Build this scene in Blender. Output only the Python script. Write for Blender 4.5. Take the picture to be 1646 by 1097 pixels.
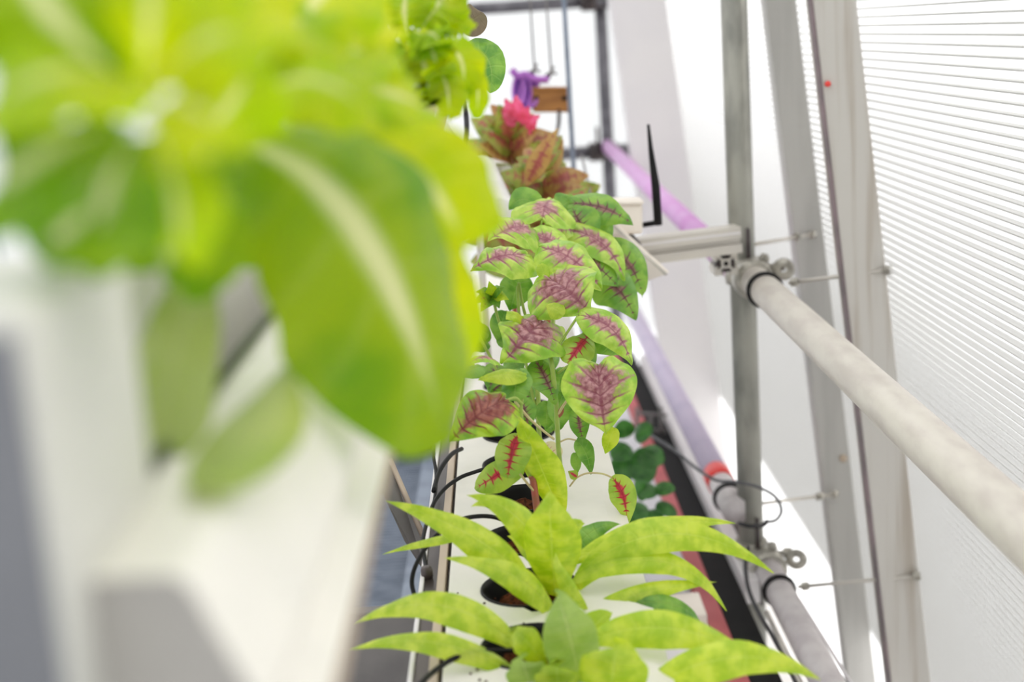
import bpy, math, random
from mathutils import Vector as V, Matrix
random.seed(7)
SC = bpy.context.scene
COL = SC.collection
for o in list(bpy.data.objects):
    bpy.data.objects.remove(o)
R = math.radians

# ------------------------------------------------------------------ camera
FPX = 2286.0
CX, CY = 823.0, 548.5
CAM = V((0, 0, 1.65))
ROLL = 0.068
_v = V(((785 - CX) / FPX, -(52 - CY) / FPX, -1)).normalized()       # world +y in camera axes
_u = V((-math.sin(ROLL), math.cos(ROLL), 0)); _u.z = -(_u.x * _v.x + _u.y * _v.y) / _v.z; _u.normalize()
_x = _v.cross(_u)
CW = Matrix((_x, _v, _u))                                            # camera axes -> world axes
cam = bpy.data.cameras.new('camera'); camo = bpy.data.objects.new('camera', cam); COL.objects.link(camo)
camo.matrix_world = Matrix.Translation(CAM) @ CW.to_4x4()
cam.sensor_width = 36; cam.lens = FPX / 1646 * 36; cam.clip_start = 0.02
SC.camera = camo

def ray(px, py):
    return CW @ V(((px - CX) / FPX, -(py - CY) / FPX, -1))
def P(px, py, Y):
    d = ray(px, py); return CAM + d * (Y / d.y)
def PZ(px, py, z):
    d = ray(px, py); return CAM + d * ((z - CAM.z) / d.z)
def PX(px, py, x):
    d = ray(px, py); return CAM + d * ((x - CAM.x) / d.x)
def scale(p):                                                        # pixels per metre at a point
    c = CW.transposed() @ (p - CAM); return FPX / -c.z

cam.dof.use_dof = True
cam.dof.focus_distance = FPX / scale(P(940, 640, 1.64))
cam.dof.aperture_fstop = 3.6

# ------------------------------------------------------------------ light
w = bpy.data.worlds.new('overcast'); SC.world = w; w.use_nodes = True
nt = w.node_tree; bg = nt.nodes['Background']
bg.inputs[0].default_value = (0.95, 0.975, 1.0, 1); bg.inputs[1].default_value = 1.0
sun = bpy.data.lights.new('sun', 'SUN'); sun.energy = 7.0; sun.angle = R(24); sun.color = (1, .955, .88)
suno = bpy.data.objects.new('sun', sun); COL.objects.link(suno)
suno.rotation_euler = V((-.66, -.30, -.69)).to_track_quat('-Z', 'Y').to_euler()
SC.view_settings.view_transform = 'Standard'; SC.view_settings.look = 'None'
SC.view_settings.exposure = 0.45; SC.view_settings.gamma = 1; SC.view_settings.use_curve_mapping = False
SC.cycles.use_denoising = True
SC.cycles.max_bounces = 10; SC.cycles.transparent_max_bounces = 16
SC.cycles.sample_clamp_indirect = 6

# ------------------------------------------------------------------ materials
def lin(c):
    return tuple(((v / 255) / 12.92 if v / 255 <= .04045 else ((v / 255 + .055) / 1.055) ** 2.4) for v in c) + (1,)
def mat(name):
    m = bpy.data.materials.new(name); m.use_nodes = True; t = m.node_tree; t.nodes.clear()
    return m, t
def N(t, kind, **kw):
    n = t.nodes.new(kind)
    for k, v in kw.items(): setattr(n, k, v)
    return n
def L(t, a, b): t.links.new(a, b)
def mth(t, op, a, b=None, c=None, clamp=False):
    n = N(t, 'ShaderNodeMath', operation=op, use_clamp=clamp)
    for i, x in enumerate((a, b, c)):
        if x is None: continue
        if isinstance(x, (int, float)): n.inputs[i].default_value = x
        else: L(t, x, n.inputs[i])
    return n.outputs[0]
def sstep(t, x, lo, hi):
    n = N(t, 'ShaderNodeMapRange', interpolation_type='SMOOTHSTEP')
    L(t, x, n.inputs[0]); n.inputs[1].default_value = lo; n.inputs[2].default_value = hi
    return n.outputs[0]
def mixc(t, f, a, b):
    n = N(t, 'ShaderNodeMix', data_type='RGBA')
    if isinstance(f, (int, float)): n.inputs[0].default_value = f
    else: L(t, f, n.inputs[0])
    for i, x in ((6, a), (7, b)):
        if isinstance(x, tuple): n.inputs[i].default_value = x
        else: L(t, x, n.inputs[i])
    return n.outputs[2]
def noise(t, scale, detail=3, vec=None, dist=0):
    n = N(t, 'ShaderNodeTexNoise'); n.inputs['Scale'].default_value = scale; n.inputs['Detail'].default_value = detail
    n.inputs['Distortion'].default_value = dist
    if vec is None: vec = N(t, 'ShaderNodeTexCoord').outputs['Object']
    L(t, vec, n.inputs['Vector']); return n.outputs['Fac']

def plain(name, c1, c2=None, rough=.5, metal=0, sc=25, bump=0, spec=.5, stretch=None, lo=.35, hi=.7):
    m, t = mat(name)
    b = N(t, 'ShaderNodeBsdfPrincipled'); o = N(t, 'ShaderNodeOutputMaterial'); L(t, b.outputs[0], o.inputs[0])
    b.inputs['Roughness'].default_value = rough; b.inputs['Metallic'].default_value = metal
    b.inputs['Specular IOR Level'].default_value = spec
    vec = None
    if stretch:
        mp = N(t, 'ShaderNodeMapping'); mp.inputs['Scale'].default_value = stretch
        L(t, N(t, 'ShaderNodeTexCoord').outputs['Object'], mp.inputs[0]); vec = mp.outputs[0]
    f = noise(t, sc, 4, vec)
    L(t, mixc(t, sstep(t, f, lo, hi), lin(c1), lin(c2 or c1)), b.inputs['Base Color'])
    if bump:
        bp = N(t, 'ShaderNodeBump'); bp.inputs['Strength'].default_value = bump; bp.inputs['Distance'].default_value = .004
        L(t, f, bp.inputs['Height']); L(t, bp.outputs[0], b.inputs['Normal'])
    return m

def leafmat(name, g1, g2, zone=None, vein=None, back=None, nv=7, zsize=.0, zs=1.0, zt=1.0, vpow=.35, midrib=None,
            trans=.42, rough=.36, veinlight=0.0, nsc=45, spec=.7, tgain=1.25, zc=.38, mw=.07, vk=.45):
    """Leaf: base greens g1..g2, a coloured zone about the midrib, side veins at constant t."""
    m, t = mat(name)
    uv = N(t, 'ShaderNodeUVMap'); uv.uv_map = 'UV'
    sp = N(t, 'ShaderNodeSeparateXYZ'); L(t, uv.outputs[0], sp.inputs[0])
    u = sp.outputs[0]; s = mth(t, 'ABSOLUTE', mth(t, 'MULTIPLY_ADD', sp.outputs[1], 2.0, -1.0))
    n1 = noise(t, nsc, 4); n2 = noise(t, nsc * 3.2, 3)
    base = mixc(t, sstep(t, n1, .34, .66), lin(g1), lin(g2))
    uu = mth(t, 'ADD', u, mth(t, 'MULTIPLY_ADD', n1, .07, -.035))
    d = mth(t, 'MULTIPLY', mth(t, 'ABSOLUTE', mth(t, 'SUBTRACT', mth(t, 'FRACT', mth(t, 'MULTIPLY', uu, float(nv))), .5)), 2.0)
    vl = mth(t, 'MULTIPLY', sstep(t, d, .72, .97), mth(t, 'SUBTRACT', 1.0, mth(t, 'MULTIPLY', s, .75)))
    mr = mth(t, 'MULTIPLY', sstep(t, s, mw, .012), sstep(t, u, 1.02, .7))
    h = mth(t, 'ADD', mth(t, 'MULTIPLY', n2, .25), mth(t, 'MULTIPLY', mth(t, 'ADD', vl, mr), -.55))
    if zone:
        q = mth(t, 'ADD', mth(t, 'MULTIPLY', s, zs), mth(t, 'MULTIPLY', mth(t, 'ABSOLUTE', mth(t, 'SUBTRACT', u, zc)), zt))
        q = mth(t, 'SUBTRACT', q, mth(t, 'MULTIPLY', vl, vpow))
        q = mth(t, 'ADD', q, mth(t, 'MULTIPLY_ADD', n1, .5, -.25))
        q = mth(t, 'ADD', q, mth(t, 'MULTIPLY_ADD', n2, .5, -.25))
        z = sstep(t, q, zsize + .13, zsize - .12)
        base = mixc(t, z, base, mixc(t, sstep(t, n2, .3, .7), lin(zone), lin(vein)) if zone else base)
        zv = mth(t, 'MULTIPLY', vl, mth(t, 'MULTIPLY', sstep(t, q, zsize + .35, zsize + .05), .85))
        base = mixc(t, zv, base, lin(vein))
        base = mixc(t, mth(t, 'MULTIPLY', mr, .7), base, lin(midrib or vein))
    else:
        base = mixc(t, mth(t, 'MULTIPLY', mth(t, 'MAXIMUM', mth(t, 'MULTIPLY', vl, vk), mr), veinlight), base, lin(midrib or g2))
    if back:
        ge = N(t, 'ShaderNodeNewGeometry'); base = mixc(t, mth(t, 'MULTIPLY', ge.outputs['Backfacing'], .6), base, lin(back))
    bp = N(t, 'ShaderNodeBump'); bp.inputs['Strength'].default_value = .5; bp.inputs['Distance'].default_value = .002
    L(t, h, bp.inputs['Height'])
    b = N(t, 'ShaderNodeBsdfPrincipled'); b.inputs['Roughness'].default_value = rough; b.inputs['Specular IOR Level'].default_value = spec
    L(t, base, b.inputs['Base Color']); L(t, bp.outputs[0], b.inputs['Normal'])
    tr = N(t, 'ShaderNodeBsdfTranslucent')
    hs = N(t, 'ShaderNodeHueSaturation'); hs.inputs['Saturation'].default_value = 1.12; hs.inputs['Value'].default_value = tgain
    L(t, base, hs.inputs['Color']); L(t, hs.outputs[0], tr.inputs[0])
    mx = N(t, 'ShaderNodeMixShader'); mx.inputs[0].default_value = trans
    L(t, b.outputs[0], mx.inputs[1]); L(t, tr.outputs[0], mx.inputs[2])
    o = N(t, 'ShaderNodeOutputMaterial'); L(t, mx.outputs[0], o.inputs[0])
    return m

M = {}
M['plastic'] = plain('white_plastic', (238, 235, 228), (230, 227, 221), rough=.38, sc=18)
M['plastic_cream'] = plain('cream_white_plastic', (234, 230, 221), (226, 223, 215), rough=.4, sc=14)
M['plastic_shaded'] = plain('shaded_white_plastic', (176, 172, 166), (164, 160, 156), rough=.5, sc=12)
M['upright'] = plain('white_panel', (206, 205, 197), (196, 196, 190), rough=.5, sc=10)
M['upright_shaded'] = plain('shaded_panel_end', (128, 129, 134), (120, 121, 126), rough=.5, sc=10)
M['tan'] = plain('worn_aluminium', (196, 178, 158), (170, 154, 140), rough=.45, metal=.15, sc=30, stretch=(1, .1, 1))
M['black'] = plain('black_plastic', (18, 17, 18), (28, 26, 27), rough=.5, sc=40, spec=.2)
M['blackmat'] = plain('black_board', (14, 13, 13), (20, 19, 19), rough=.7, sc=20, spec=.2)
M['rail'] = plain('dark_rail', (50, 42, 42), (84, 74, 72), rough=.35, metal=.3, sc=14, stretch=(1, .15, 1))
M['galv'] = plain('galvanised_steel', (160, 159, 150), (120, 120, 114), rough=.5, metal=.25, sc=22, bump=.15, stretch=(1, 1, .35))
M['galv_dark'] = plain('weathered_steel', (112, 110, 116), (84, 82, 88), rough=.5, metal=.3, sc=20, bump=.1)
M['pipe'] = plain('dusty_pipe', (220, 214, 204), (206, 198, 190), rough=.5, metal=.1, sc=38, bump=.12, stretch=(1, .35, 1))
M['pipe_low'] = plain('scuffed_pipe', (212, 206, 206), (194, 186, 188), rough=.5, metal=.1, sc=30, bump=.12, stretch=(1, .8, 1))
M['lilac'] = plain('lilac_lit_pipe', (208, 150, 208), (214, 172, 218), rough=.45, sc=8)  # pink grow light painted into the pipe colour
M['lilac_pale'] = plain('pale_lilac_lit_pipe', (196, 184, 206), (184, 174, 198), rough=.45, sc=8)  # fainter grow light tint, also painted into the colour
M['alu'] = plain('aluminium', (206, 200, 190), (190, 185, 178), rough=.35, metal=.35, sc=20, stretch=(.2, 1, 1))
M['alu_white'] = plain('white_aluminium', (226, 222, 222), (220, 216, 218), rough=.4, sc=4)
M['zinc'] = plain('zinc_fitting', (186, 182, 172), (140, 136, 128), rough=.35, metal=.5, sc=60, bump=.2)
M['stud'] = plain('grey_stud', (186, 184, 180), (170, 168, 164), rough=.55, sc=9, stretch=(3, 1, .25))
M['stud_worn'] = plain('worn_stud', (196, 192, 186), (170, 160, 148), rough=.55, sc=9, stretch=(4, 4, .2), lo=.45, hi=.7)
M['gasket'] = plain('dark_gasket', (112, 102, 104), (134, 116, 120), rough=.6, sc=20)
M['warm_white'] = plain('warm_white_shell', (238, 228, 216), (232, 222, 210), rough=.4, sc=10)
M['red'] = plain('red_tape', (238, 70, 64), (230, 60, 56), rough=.4, sc=10)
M['red_dull'] = plain('dull_red_board', (186, 92, 94), (166, 74, 76), rough=.5, sc=8)
M['red_dark'] = plain('dark_red_pot', (120, 26, 22), (96, 20, 18), rough=.5, sc=10)
M['wood'] = plain('brown_wood', (166, 112, 54), (142, 92, 42), rough=.6, sc=14, stretch=(1, 1, 4))
M['purple'] = plain('purple_cord', (112, 52, 172), (140, 74, 190), rough=.5, sc=30)
M['mauve'] = plain('mauve_cord', (178, 110, 196), (160, 92, 180), rough=.5, sc=30)
M['coir'] = plain('coir', (96, 52, 28), (48, 24, 12), rough=.95, sc=260, bump=1.0, spec=.1)
M['mesh'] = plain('blue_grey_mesh', (134, 144, 160), (112, 122, 138), rough=.5, metal=.3, sc=20)
M['slate'] = plain('slate_plastic', (88, 98, 110), (70, 78, 90), rough=.5, sc=10)
M['plate'] = plain('grey_plate', (120, 116, 114), (102, 99, 98), rough=.5, metal=.2, sc=12)
M['floor'] = plain('pale_concrete', (206, 204, 202), (190, 188, 187), rough=.8, sc=3, spec=.2)
M['bluebox'] = plain('pale_grey_box', (206, 204, 208), (194, 192, 197), rough=.5, sc=9)
M['stem'] = plain('green_stem', (160, 184, 84), (142, 166, 66), rough=.45, sc=60)
M['stem_pale'] = plain('pale_stem', (206, 196, 140), (196, 170, 128), rough=.45, sc=60)
M['stem_red'] = plain('red_stem', (176, 84, 74), (150, 100, 70), rough=.45, sc=40)
M['cable'] = plain('black_cable', (30, 28, 32), (44, 42, 46), rough=.45, sc=40)
M['cable_grey'] = plain('grey_cable', (78, 78, 82), (96, 96, 100), rough=.45, sc=40)
M['whitebag'] = plain('white_hose', (236, 234, 230), (222, 220, 216), rough=.5, sc=20)
M['purpleleaf'] = None

def polymat(name, tint, tr, dark=1.0):
    m, t = mat(name)
    tl = N(t, 'ShaderNodeBsdfTranslucent'); tl.inputs[0].default_value = tint
    df = N(t, 'ShaderNodeBsdfDiffuse'); df.inputs[0].default_value = tint
    a = N(t, 'ShaderNodeMixShader'); a.inputs[0].default_value = .3
    L(t, tl.outputs[0], a.inputs[1]); L(t, df.outputs[0], a.inputs[2])
    tp = N(t, 'ShaderNodeBsdfTransparent'); tp.inputs[0].default_value = (1, 1, 1, 1)
    b = N(t, 'ShaderNodeMixShader'); b.inputs[0].default_value = tr
    L(t, a.outputs[0], b.inputs[1]); L(t, tp.outputs[0], b.inputs[2])
    gl = N(t, 'ShaderNodeBsdfGlossy'); gl.inputs['Roughness'].default_value = .3
    c = N(t, 'ShaderNodeMixShader'); c.inputs[0].default_value = .04
    L(t, b.outputs[0], c.inputs[1]); L(t, gl.outputs[0], c.inputs[2])
    o = N(t, 'ShaderNodeOutputMaterial'); L(t, c.outputs[0], o.inputs[0])
    return m
M['poly'] = polymat('polycarbonate', (.96, .965, .975, 1), .55)
M['polyroof'] = polymat('roof_polycarbonate', (.62, .63, .64, 1), .12)
M['polyweb'] = polymat('polycarbonate_web', (.47, .47, .46, 1), .16)

AM_G = ((142, 186, 52), (184, 214, 84))
M['am'] = leafmat('amaranth_leaf', (136, 186, 46), (194, 220, 92), (196, 146, 148), (132, 62, 78), back=(120, 160, 70), nv=7, zsize=.42, zs=.62, zt=.72, zc=.36, vpow=.2, trans=.3)
M['am_top'] = leafmat('amaranth_upper_leaf', (146, 192, 54), (202, 224, 106), (206, 158, 156), (148, 80, 98), back=(120, 160, 70), nv=7, zsize=.33, zs=.85, zt=.6, zc=.4, vpow=.2, trans=.3)
M['am_red'] = leafmat('amaranth_dark_red_leaf', (118, 168, 30), (176, 206, 52), (166, 100, 84), (118, 44, 40), back=(130, 160, 70), nv=9, zsize=.46, zs=.6, zt=.75, zc=.3, vpow=.4, trans=.3)
M['am_flame'] = leafmat('amaranth_flame_leaf', (140, 176, 60), (176, 200, 82), (204, 66, 84), (168, 24, 48), back=(160, 180, 90), nv=8, zsize=.30, zs=1.15, zt=.42, zc=.25, vpow=.38, trans=.4)
M['am_green'] = leafmat('amaranth_green_leaf', (88, 140, 46), (136, 178, 72), back=(96, 140, 66), nv=8, veinlight=.5, midrib=(150, 180, 90), trans=.35)
M['am_shade'] = leafmat('amaranth_shaded_leaf', (98, 148, 50), (140, 180, 70), (150, 108, 100), (96, 50, 56), back=(96, 140, 66), nv=9, zsize=.22, zs=1.0, zt=.5, zc=.35, vpow=.25, trans=.3)  # darker copy of the leaf colours, shade painted in
M['am_pale'] = leafmat('amaranth_pale_leaf', (226, 210, 170), (232, 222, 180), (226, 170, 160), (214, 130, 130), nv=7, zsize=.1, trans=.3)
M['gr'] = leafmat('green_lance_leaf', (164, 196, 36), (206, 222, 84), back=(150, 180, 60), nv=12, veinlight=.5, midrib=(206, 222, 110), trans=.42, nsc=60, mw=.06)
M['gr_pale'] = leafmat('green_pale_leaf', (150, 180, 84), (170, 196, 100), back=(150, 180, 90), nv=12, veinlight=.5, midrib=(200, 212, 140), trans=.4, nsc=60)
M['let'] = leafmat('lettuce_leaf', (158, 190, 0), (198, 206, 0), back=(140, 176, 0), nv=6, veinlight=.8, midrib=(236, 232, 180), trans=.6, nsc=18, rough=.4, tgain=1.35, mw=.16, spec=.35, vk=.12)
M['let_deep'] = leafmat('lettuce_deep_leaf', (100, 150, 0), (150, 176, 4), back=(110, 156, 0), nv=6, veinlight=.9, midrib=(238, 234, 190), trans=.5, nsc=14, rough=.4, tgain=1.3, mw=.22, spec=.35, vk=.12)
M['hose'] = plain('olive_shadow', (66, 80, 38), (56, 70, 32), rough=.5)  # olive shadow tone for the gap line on the near trough
M['let_reflect'] = leafmat('green_reflection_leaf', (150, 172, 84), (170, 184, 104), nv=6, veinlight=.3, midrib=(200, 206, 150), trans=.45, nsc=14, rough=.4, vk=.1)  # pale tone standing in for green light thrown by the lettuce
M['dk'] = leafmat('round_dark_leaf', (44, 96, 34), (70, 128, 52), nv=6, veinlight=.3, midrib=(120, 160, 90), trans=.25)
M['rd'] = leafmat('red_tall_leaf', (124, 146, 50), (164, 168, 80), (182, 116, 90), (164, 84, 76), back=(140, 156, 70), nv=7, zsize=.26, zs=.6, zt=.5, trans=.35)
M['rd2'] = leafmat('bronze_leaf', (176, 132, 76), (186, 152, 92), (172, 100, 88), (150, 72, 70), back=(160, 130, 70), nv=7, zsize=.2, zs=.6, zt=.5, trans=.35)
M['pink'] = leafmat('pink_flower', (244, 120, 160), (226, 88, 116), back=(240, 140, 170), nv=5, veinlight=.4, midrib=(250, 150, 180), trans=.4)
M['bronze'] = leafmat('purple_brown_leaf', (104, 92, 64), (120, 104, 84), nv=6, veinlight=.2, midrib=(130, 120, 80), trans=.3)

# ------------------------------------------------------------------ mesh helpers
ORG = {}
class MB:
    def __init__(s): s.v = []; s.f = []; s.uv = []
    def add(s, vs, fs):
        k = len(s.v); s.v += [V(p) for p in vs]; s.f += [tuple(i + k for i in f) for f in fs]
        return s
    def box(s, c, size, m=None):
        c = V(c); h = V(size) * .5; m = m or Matrix.Identity(3)
        return s.add([c + m @ V((a * h.x, b * h.y, d * h.z)) for a in (-1, 1) for b in (-1, 1) for d in (-1, 1)],
                     [(0, 1, 3, 2), (4, 6, 7, 5), (0, 4, 5, 1), (2, 3, 7, 6), (0, 2, 6, 4), (1, 5, 7, 3)])
    def tube(s, pts, r, n=10, cap=True):
        pts = [V(p) for p in pts]; m = len(pts)
        rs = r if isinstance(r, (list, tuple)) else [r] * m
        T = []
        for i in range(m):
            a = pts[min(i + 1, m - 1)] - pts[max(i - 1, 0)]; T.append(a.normalized())
        nrm = T[0].orthogonal().normalized(); vs = []; fs = []
        for i in range(m):
            nrm = (nrm - T[i] * nrm.dot(T[i])).normalized(); b = T[i].cross(nrm)
            for j in range(n):
                a = 2 * math.pi * j / n; vs.append(pts[i] + (nrm * math.cos(a) + b * math.sin(a)) * rs[i])
        for i in range(m - 1):
            for j in range(n):
                k = (j + 1) % n; fs.append((i * n + j, i * n + k, (i + 1) * n + k, (i + 1) * n + j))
        if cap:
            fs.append(tuple(range(n - 1, -1, -1))); fs.append(tuple((m - 1) * n + j for j in range(n)))
        return s.add(vs, fs)
    def lathe(s, c, axis, prof, n=24, a0=0, a1=2 * math.pi):
        """prof: list of (radius, along-axis)."""
        c = V(c); ax = V(axis).normalized(); e1 = ax.orthogonal().normalized(); e2 = ax.cross(e1)
        full = abs(a1 - a0 - 2 * math.pi) < 1e-6; m = n if full else n + 1
        vs = []; fs = []
        for r, h in prof:
            for j in range(m):
                a = a0 + (a1 - a0) * j / n; vs.append(c + ax * h + (e1 * math.cos(a) + e2 * math.sin(a)) * r)
        for i in range(len(prof) - 1):
            for j in range(n):
                k = (j + 1) % m; fs.append((i * m + j, i * m + k, (i + 1) * m + k, (i + 1) * m + j))
        return s.add(vs, fs)
    def prism(s, poly, ex):
        """closed polygon (3d points) extruded by vector ex."""
        n = len(poly); ex = V(ex); vs = [V(p) for p in poly] + [V(p) + ex for p in poly]
        fs = [(i, (i + 1) % n, n + (i + 1) % n, n + i) for i in range(n)] + [tuple(range(n - 1, -1, -1)), tuple(range(n, 2 * n))]
        return s.add(vs, fs)
    def obj(s, name, m, parent=None, smooth=False, kind=None, label=None, bevel=0):
        base = ORG.get(parent.name, V()) if parent else V()
        me = bpy.data.meshes.new(name)
        if parent is None and s.v:
            base = sum(s.v, V()) / len(s.v)
        me.from_pydata([p - base for p in s.v], [], s.f); me.validate(); me.update()
        if s.uv:
            l = me.uv_layers.new(name='UV'); 
            for lp in me.loops: l.data[lp.index].uv = s.uv[lp.vertex_index]
        import bmesh
        if not s.uv:
            bm = bmesh.new(); bm.from_mesh(me); bmesh.ops.recalc_face_normals(bm, faces=bm.faces); bm.to_mesh(me); bm.free()
        me.materials.append(M[m] if isinstance(m, str) else m)
        if smooth:
            for p in me.polygons: p.use_smooth = True
        o = bpy.data.objects.new(name, me); COL.objects.link(o)
        if parent: o.parent = parent
        else: o.location = base
        ORG[o.name] = base
        if kind: o['kind'] = kind
        if label: o['label'] = label
        if bevel:
            b = o.modifiers.new('bevel', 'BEVEL'); b.width = bevel; b.segments = 2; b.limit_method = 'ANGLE'
        return o
def tag(o, label, cat, group=None):
    o['label'] = label; o['category'] = cat
    if group: o['group'] = group
    return o
def empty(name, loc, label, cat, group=None):
    o = bpy.data.objects.new(name, None); o.location = loc; o.empty_display_size = .02; COL.objects.link(o)
    ORG[o.name] = V(loc); return tag(o, label, cat, group)
def smoothpath(pts, n=6):
    pts = [V(p) for p in pts]; q = [2 * pts[0] - pts[1]] + pts + [2 * pts[-1] - pts[-2]]; out = []
    for i in range(1, len(q) - 2):
        for k in range(n):
            t = k / n
            out.append(.5 * ((2 * q[i]) + (q[i + 1] - q[i - 1]) * t + (2 * q[i - 1] - 5 * q[i] + 4 * q[i + 1] - q[i + 2]) * t * t + (3 * q[i] - q[i - 1] - 3 * q[i + 1] + q[i + 2]) * t ** 3))
    out.append(pts[-1]); return out

# ------------------------------------------------------------------ leaf builder
OUT = {
 'heart': [(0, .0), (-.10, .10), (-.15, .22), (-.10, .36), (.03, .46), (.2, .5), (.38, .47), (.55, .39), (.72, .27), (.87, .13), (1, 0)],
 'ovate': [(0, .02), (-.01, .14), (.04, .28), (.13, .40), (.27, .48), (.42, .5), (.57, .44), (.72, .32), (.85, .19), (.94, .09), (1, 0)],
 'lance': [(0, .03), (.06, .14), (.14, .28), (.24, .41), (.36, .49), (.48, .5), (.60, .42), (.72, .31), (.84, .19), (.93, .09), (1, 0)],
 'lettuce': [(0, .07), (.08, .12), (.18, .2), (.3, .31), (.43, .42), (.57, .5), (.71, .52), (.84, .46), (.94, .34), (1.0, .18), (1.0, 0)],
 'round': [(0, .05), (.02, .2), (.08, .33), (.18, .43), (.32, .49), (.48, .5), (.64, .46), (.78, .38), (.9, .26), (.97, .13), (1, 0)],
}
def edge(kind, t):
    o = OUT[kind]; n = len(o) - 1; x = t * n; i = min(int(x), n - 1); f = x - i
    p0, p1, p2, p3 = o[max(i - 1, 0)], o[i], o[i + 1], o[min(i + 2, n)]
    g = lambda a, b, c, d: .5 * (2 * b + (c - a) * f + (2 * a - 5 * b + 4 * c - d) * f * f + (3 * b - a - 3 * c + d) * f ** 3)
    return g(p0[0], p1[0], p2[0], p3[0]), max(0, g(p0[1], p1[1], p2[1], p3[1]))
def leafmesh(pts, W, Nh, kind, cup=.15, keel=.0, ruf=0, rk=3, pk=.02, nv=7, nt=22, ns=14, seed=0, curl=0):
    rnd = random.Random(seed)
    p0, p1, p2 = pts
    def C(x):
        if x < 0: return p0 + dC(0) * x
        a = 2 * (x - .5) * (x - 1); b = -4 * x * (x - 1); c = 2 * x * (x - .5); return p0 * a + p1 * b + p2 * c
    def dC(x):
        return p0 * (4 * x - 3) + p1 * (4 - 8 * x) + p2 * (4 * x - 1)
    Ln = (p1 - p0).length + (p2 - p1).length
    ph = [rnd.random() * 6.28 for _ in range(6)]
    mb = MB()
    for i in range(nt + 1):
        t = i / nt; ex, ey = edge(kind, t)
        for j in range(ns + 1):
            s = 2 * j / ns - 1; a = abs(s); sg = 1 if s > 0 else -1
            x = t + (ex - t) * a; y = ey * W * s
            T = dC(min(1, max(0, x))).normalized(); side = T.cross(Nh).normalized(); nr = side.cross(T)
            z = -cup * W * (abs(y) / (W * .5)) ** 2 * .5 + keel * abs(y)
            z += pk * W * (math.cos(2 * math.pi * nv * t) * -.5 + .5) * math.sin(math.pi * min(1, a * 1.1)) 
            if ruf:
                k = ph[0] if s > 0 else ph[1]
                z += ruf * W * a ** 1.6 * (math.sin(rk * 6.28 * t + k) + .5 * math.sin(rk * 11.3 * t + ph[2] + k) + .35 * math.sin(rk * 19.7 * t + ph[4] + k))
                z += ruf * W * .4 * math.sin(5 * t + 3 * s + ph[3])
                y += ruf * W * .35 * a * math.sin(rk * 8.1 * t + ph[5] + k)
            z -= curl * W * a ** 3
            mb.v.append(C(x) + side * y + nr * z); mb.uv.append((t, s * .5 + .5))
    m = ns + 1
    for i in range(nt):
        for j in range(ns):
            mb.f.append((i * m + j, i * m + j + 1, (i + 1) * m + j + 1, (i + 1) * m + j))
    return mb
GW, GA = 1.0, 0.0
def leaf(parent, b, t, wpx, mt, kind='heart', mid=None, a=.55, roll=0, arch=.12, name='leaf', pet=None, petr=.0016, petm='stem', label=None, seed=None, **kw):
    """b, t, mid: (px, py, Y) of base, tip and middle of the midrib; wpx: width in pixels there."""
    if mt.startswith('am'): kw.setdefault('ruf', .03); kw.setdefault('rk', 2.3)
    if mt.startswith('gr'): kw.setdefault('ruf', .022); kw.setdefault('rk', 2.6)
    wpx *= GW; a = min(.95, a + GA)
    pb = P(*b); pt = P(*t); Ln = pt - pb; seed = seed if seed is not None else int(b[0] * 7 + b[1] * 13 + t[0])
    mp = (pb + pt) * .5; view = (CAM - mp).normalized(); T = Ln.normalized()
    Nh = (view * a + V((0, 0, 1)) * (1 - a)); Nh = (Nh - T * Nh.dot(T)).normalized()
    if roll: Nh = Matrix.Rotation(R(roll), 3, T) @ Nh
    if mid: mp = P(*mid)
    else: mp = mp + Nh * arch * Ln.length
    W = wpx / scale(mp)
    o = leafmesh((pb, mp, pt), W, Nh, kind, seed=seed, **kw).obj(name, mt, parent, smooth=True, label=label)
    if pet:
        pts = [P(*q) for q in pet]
        MB().tube(smoothpath(pts + [pb], 5), petr, 7).obj('petiole', petm, o, smooth=True)
    return o

# ================================================================== STRUCTURE

# right wall: a leaning twin-wall sheet; the plane runs through the right edge of the nearer stud
Y2 = 2.36
wa, wb = P(1378, 0, Y2), P(1497, 1097, Y2)
SL = (wa.x - wb.x) / (wa.z - wb.z)
def wx(z): return wb.x + SL * (z - wb.z)
ZT = 2.35; ZB = .0
def wallpt(Y, z, off=0): return V((wx(z) + off, Y, z))
YA, YE = -1.0, 6.3
wall = MB()
for off in (0, .012):
    wall.add([wallpt(YA, ZB, off), wallpt(YE, ZB, off), wallpt(YE, ZT, off), wallpt(YA, ZT, off)], [(0, 1, 2, 3)])
wall_right = wall.obj('wall_right', 'poly', kind='structure')
FLOOR = MB().box(((wx(0) - 2.2) / 2, 2.65, -.05), (wx(0) + 2.2 + .03, 7.36, .1)).obj('floor', 'floor', kind='structure')
roof = MB().add([(-2.2, -1, ZT), (wx(ZT), -1, ZT), (wx(ZT), YE, ZT), (-2.2, YE, ZT)], [(0, 1, 2, 3)]).obj('ceiling', 'polyroof', kind='structure')
MB().add([(-2.2, -1, 0), (-2.2, YE, 0), (-2.2, YE, ZT), (-2.2, -1, ZT)], [(0, 1, 2, 3)]).obj('wall_left', 'polyroof', kind='structure')
MB().add([(-2.2, -1, 0), (wx(0), -1, 0), (wx(ZT), -1, ZT), (-2.2, -1, ZT)], [(0, 1, 2, 3)]).obj('wall_front', 'polyroof', kind='structure')
ribs = MB()
z = .35
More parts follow.
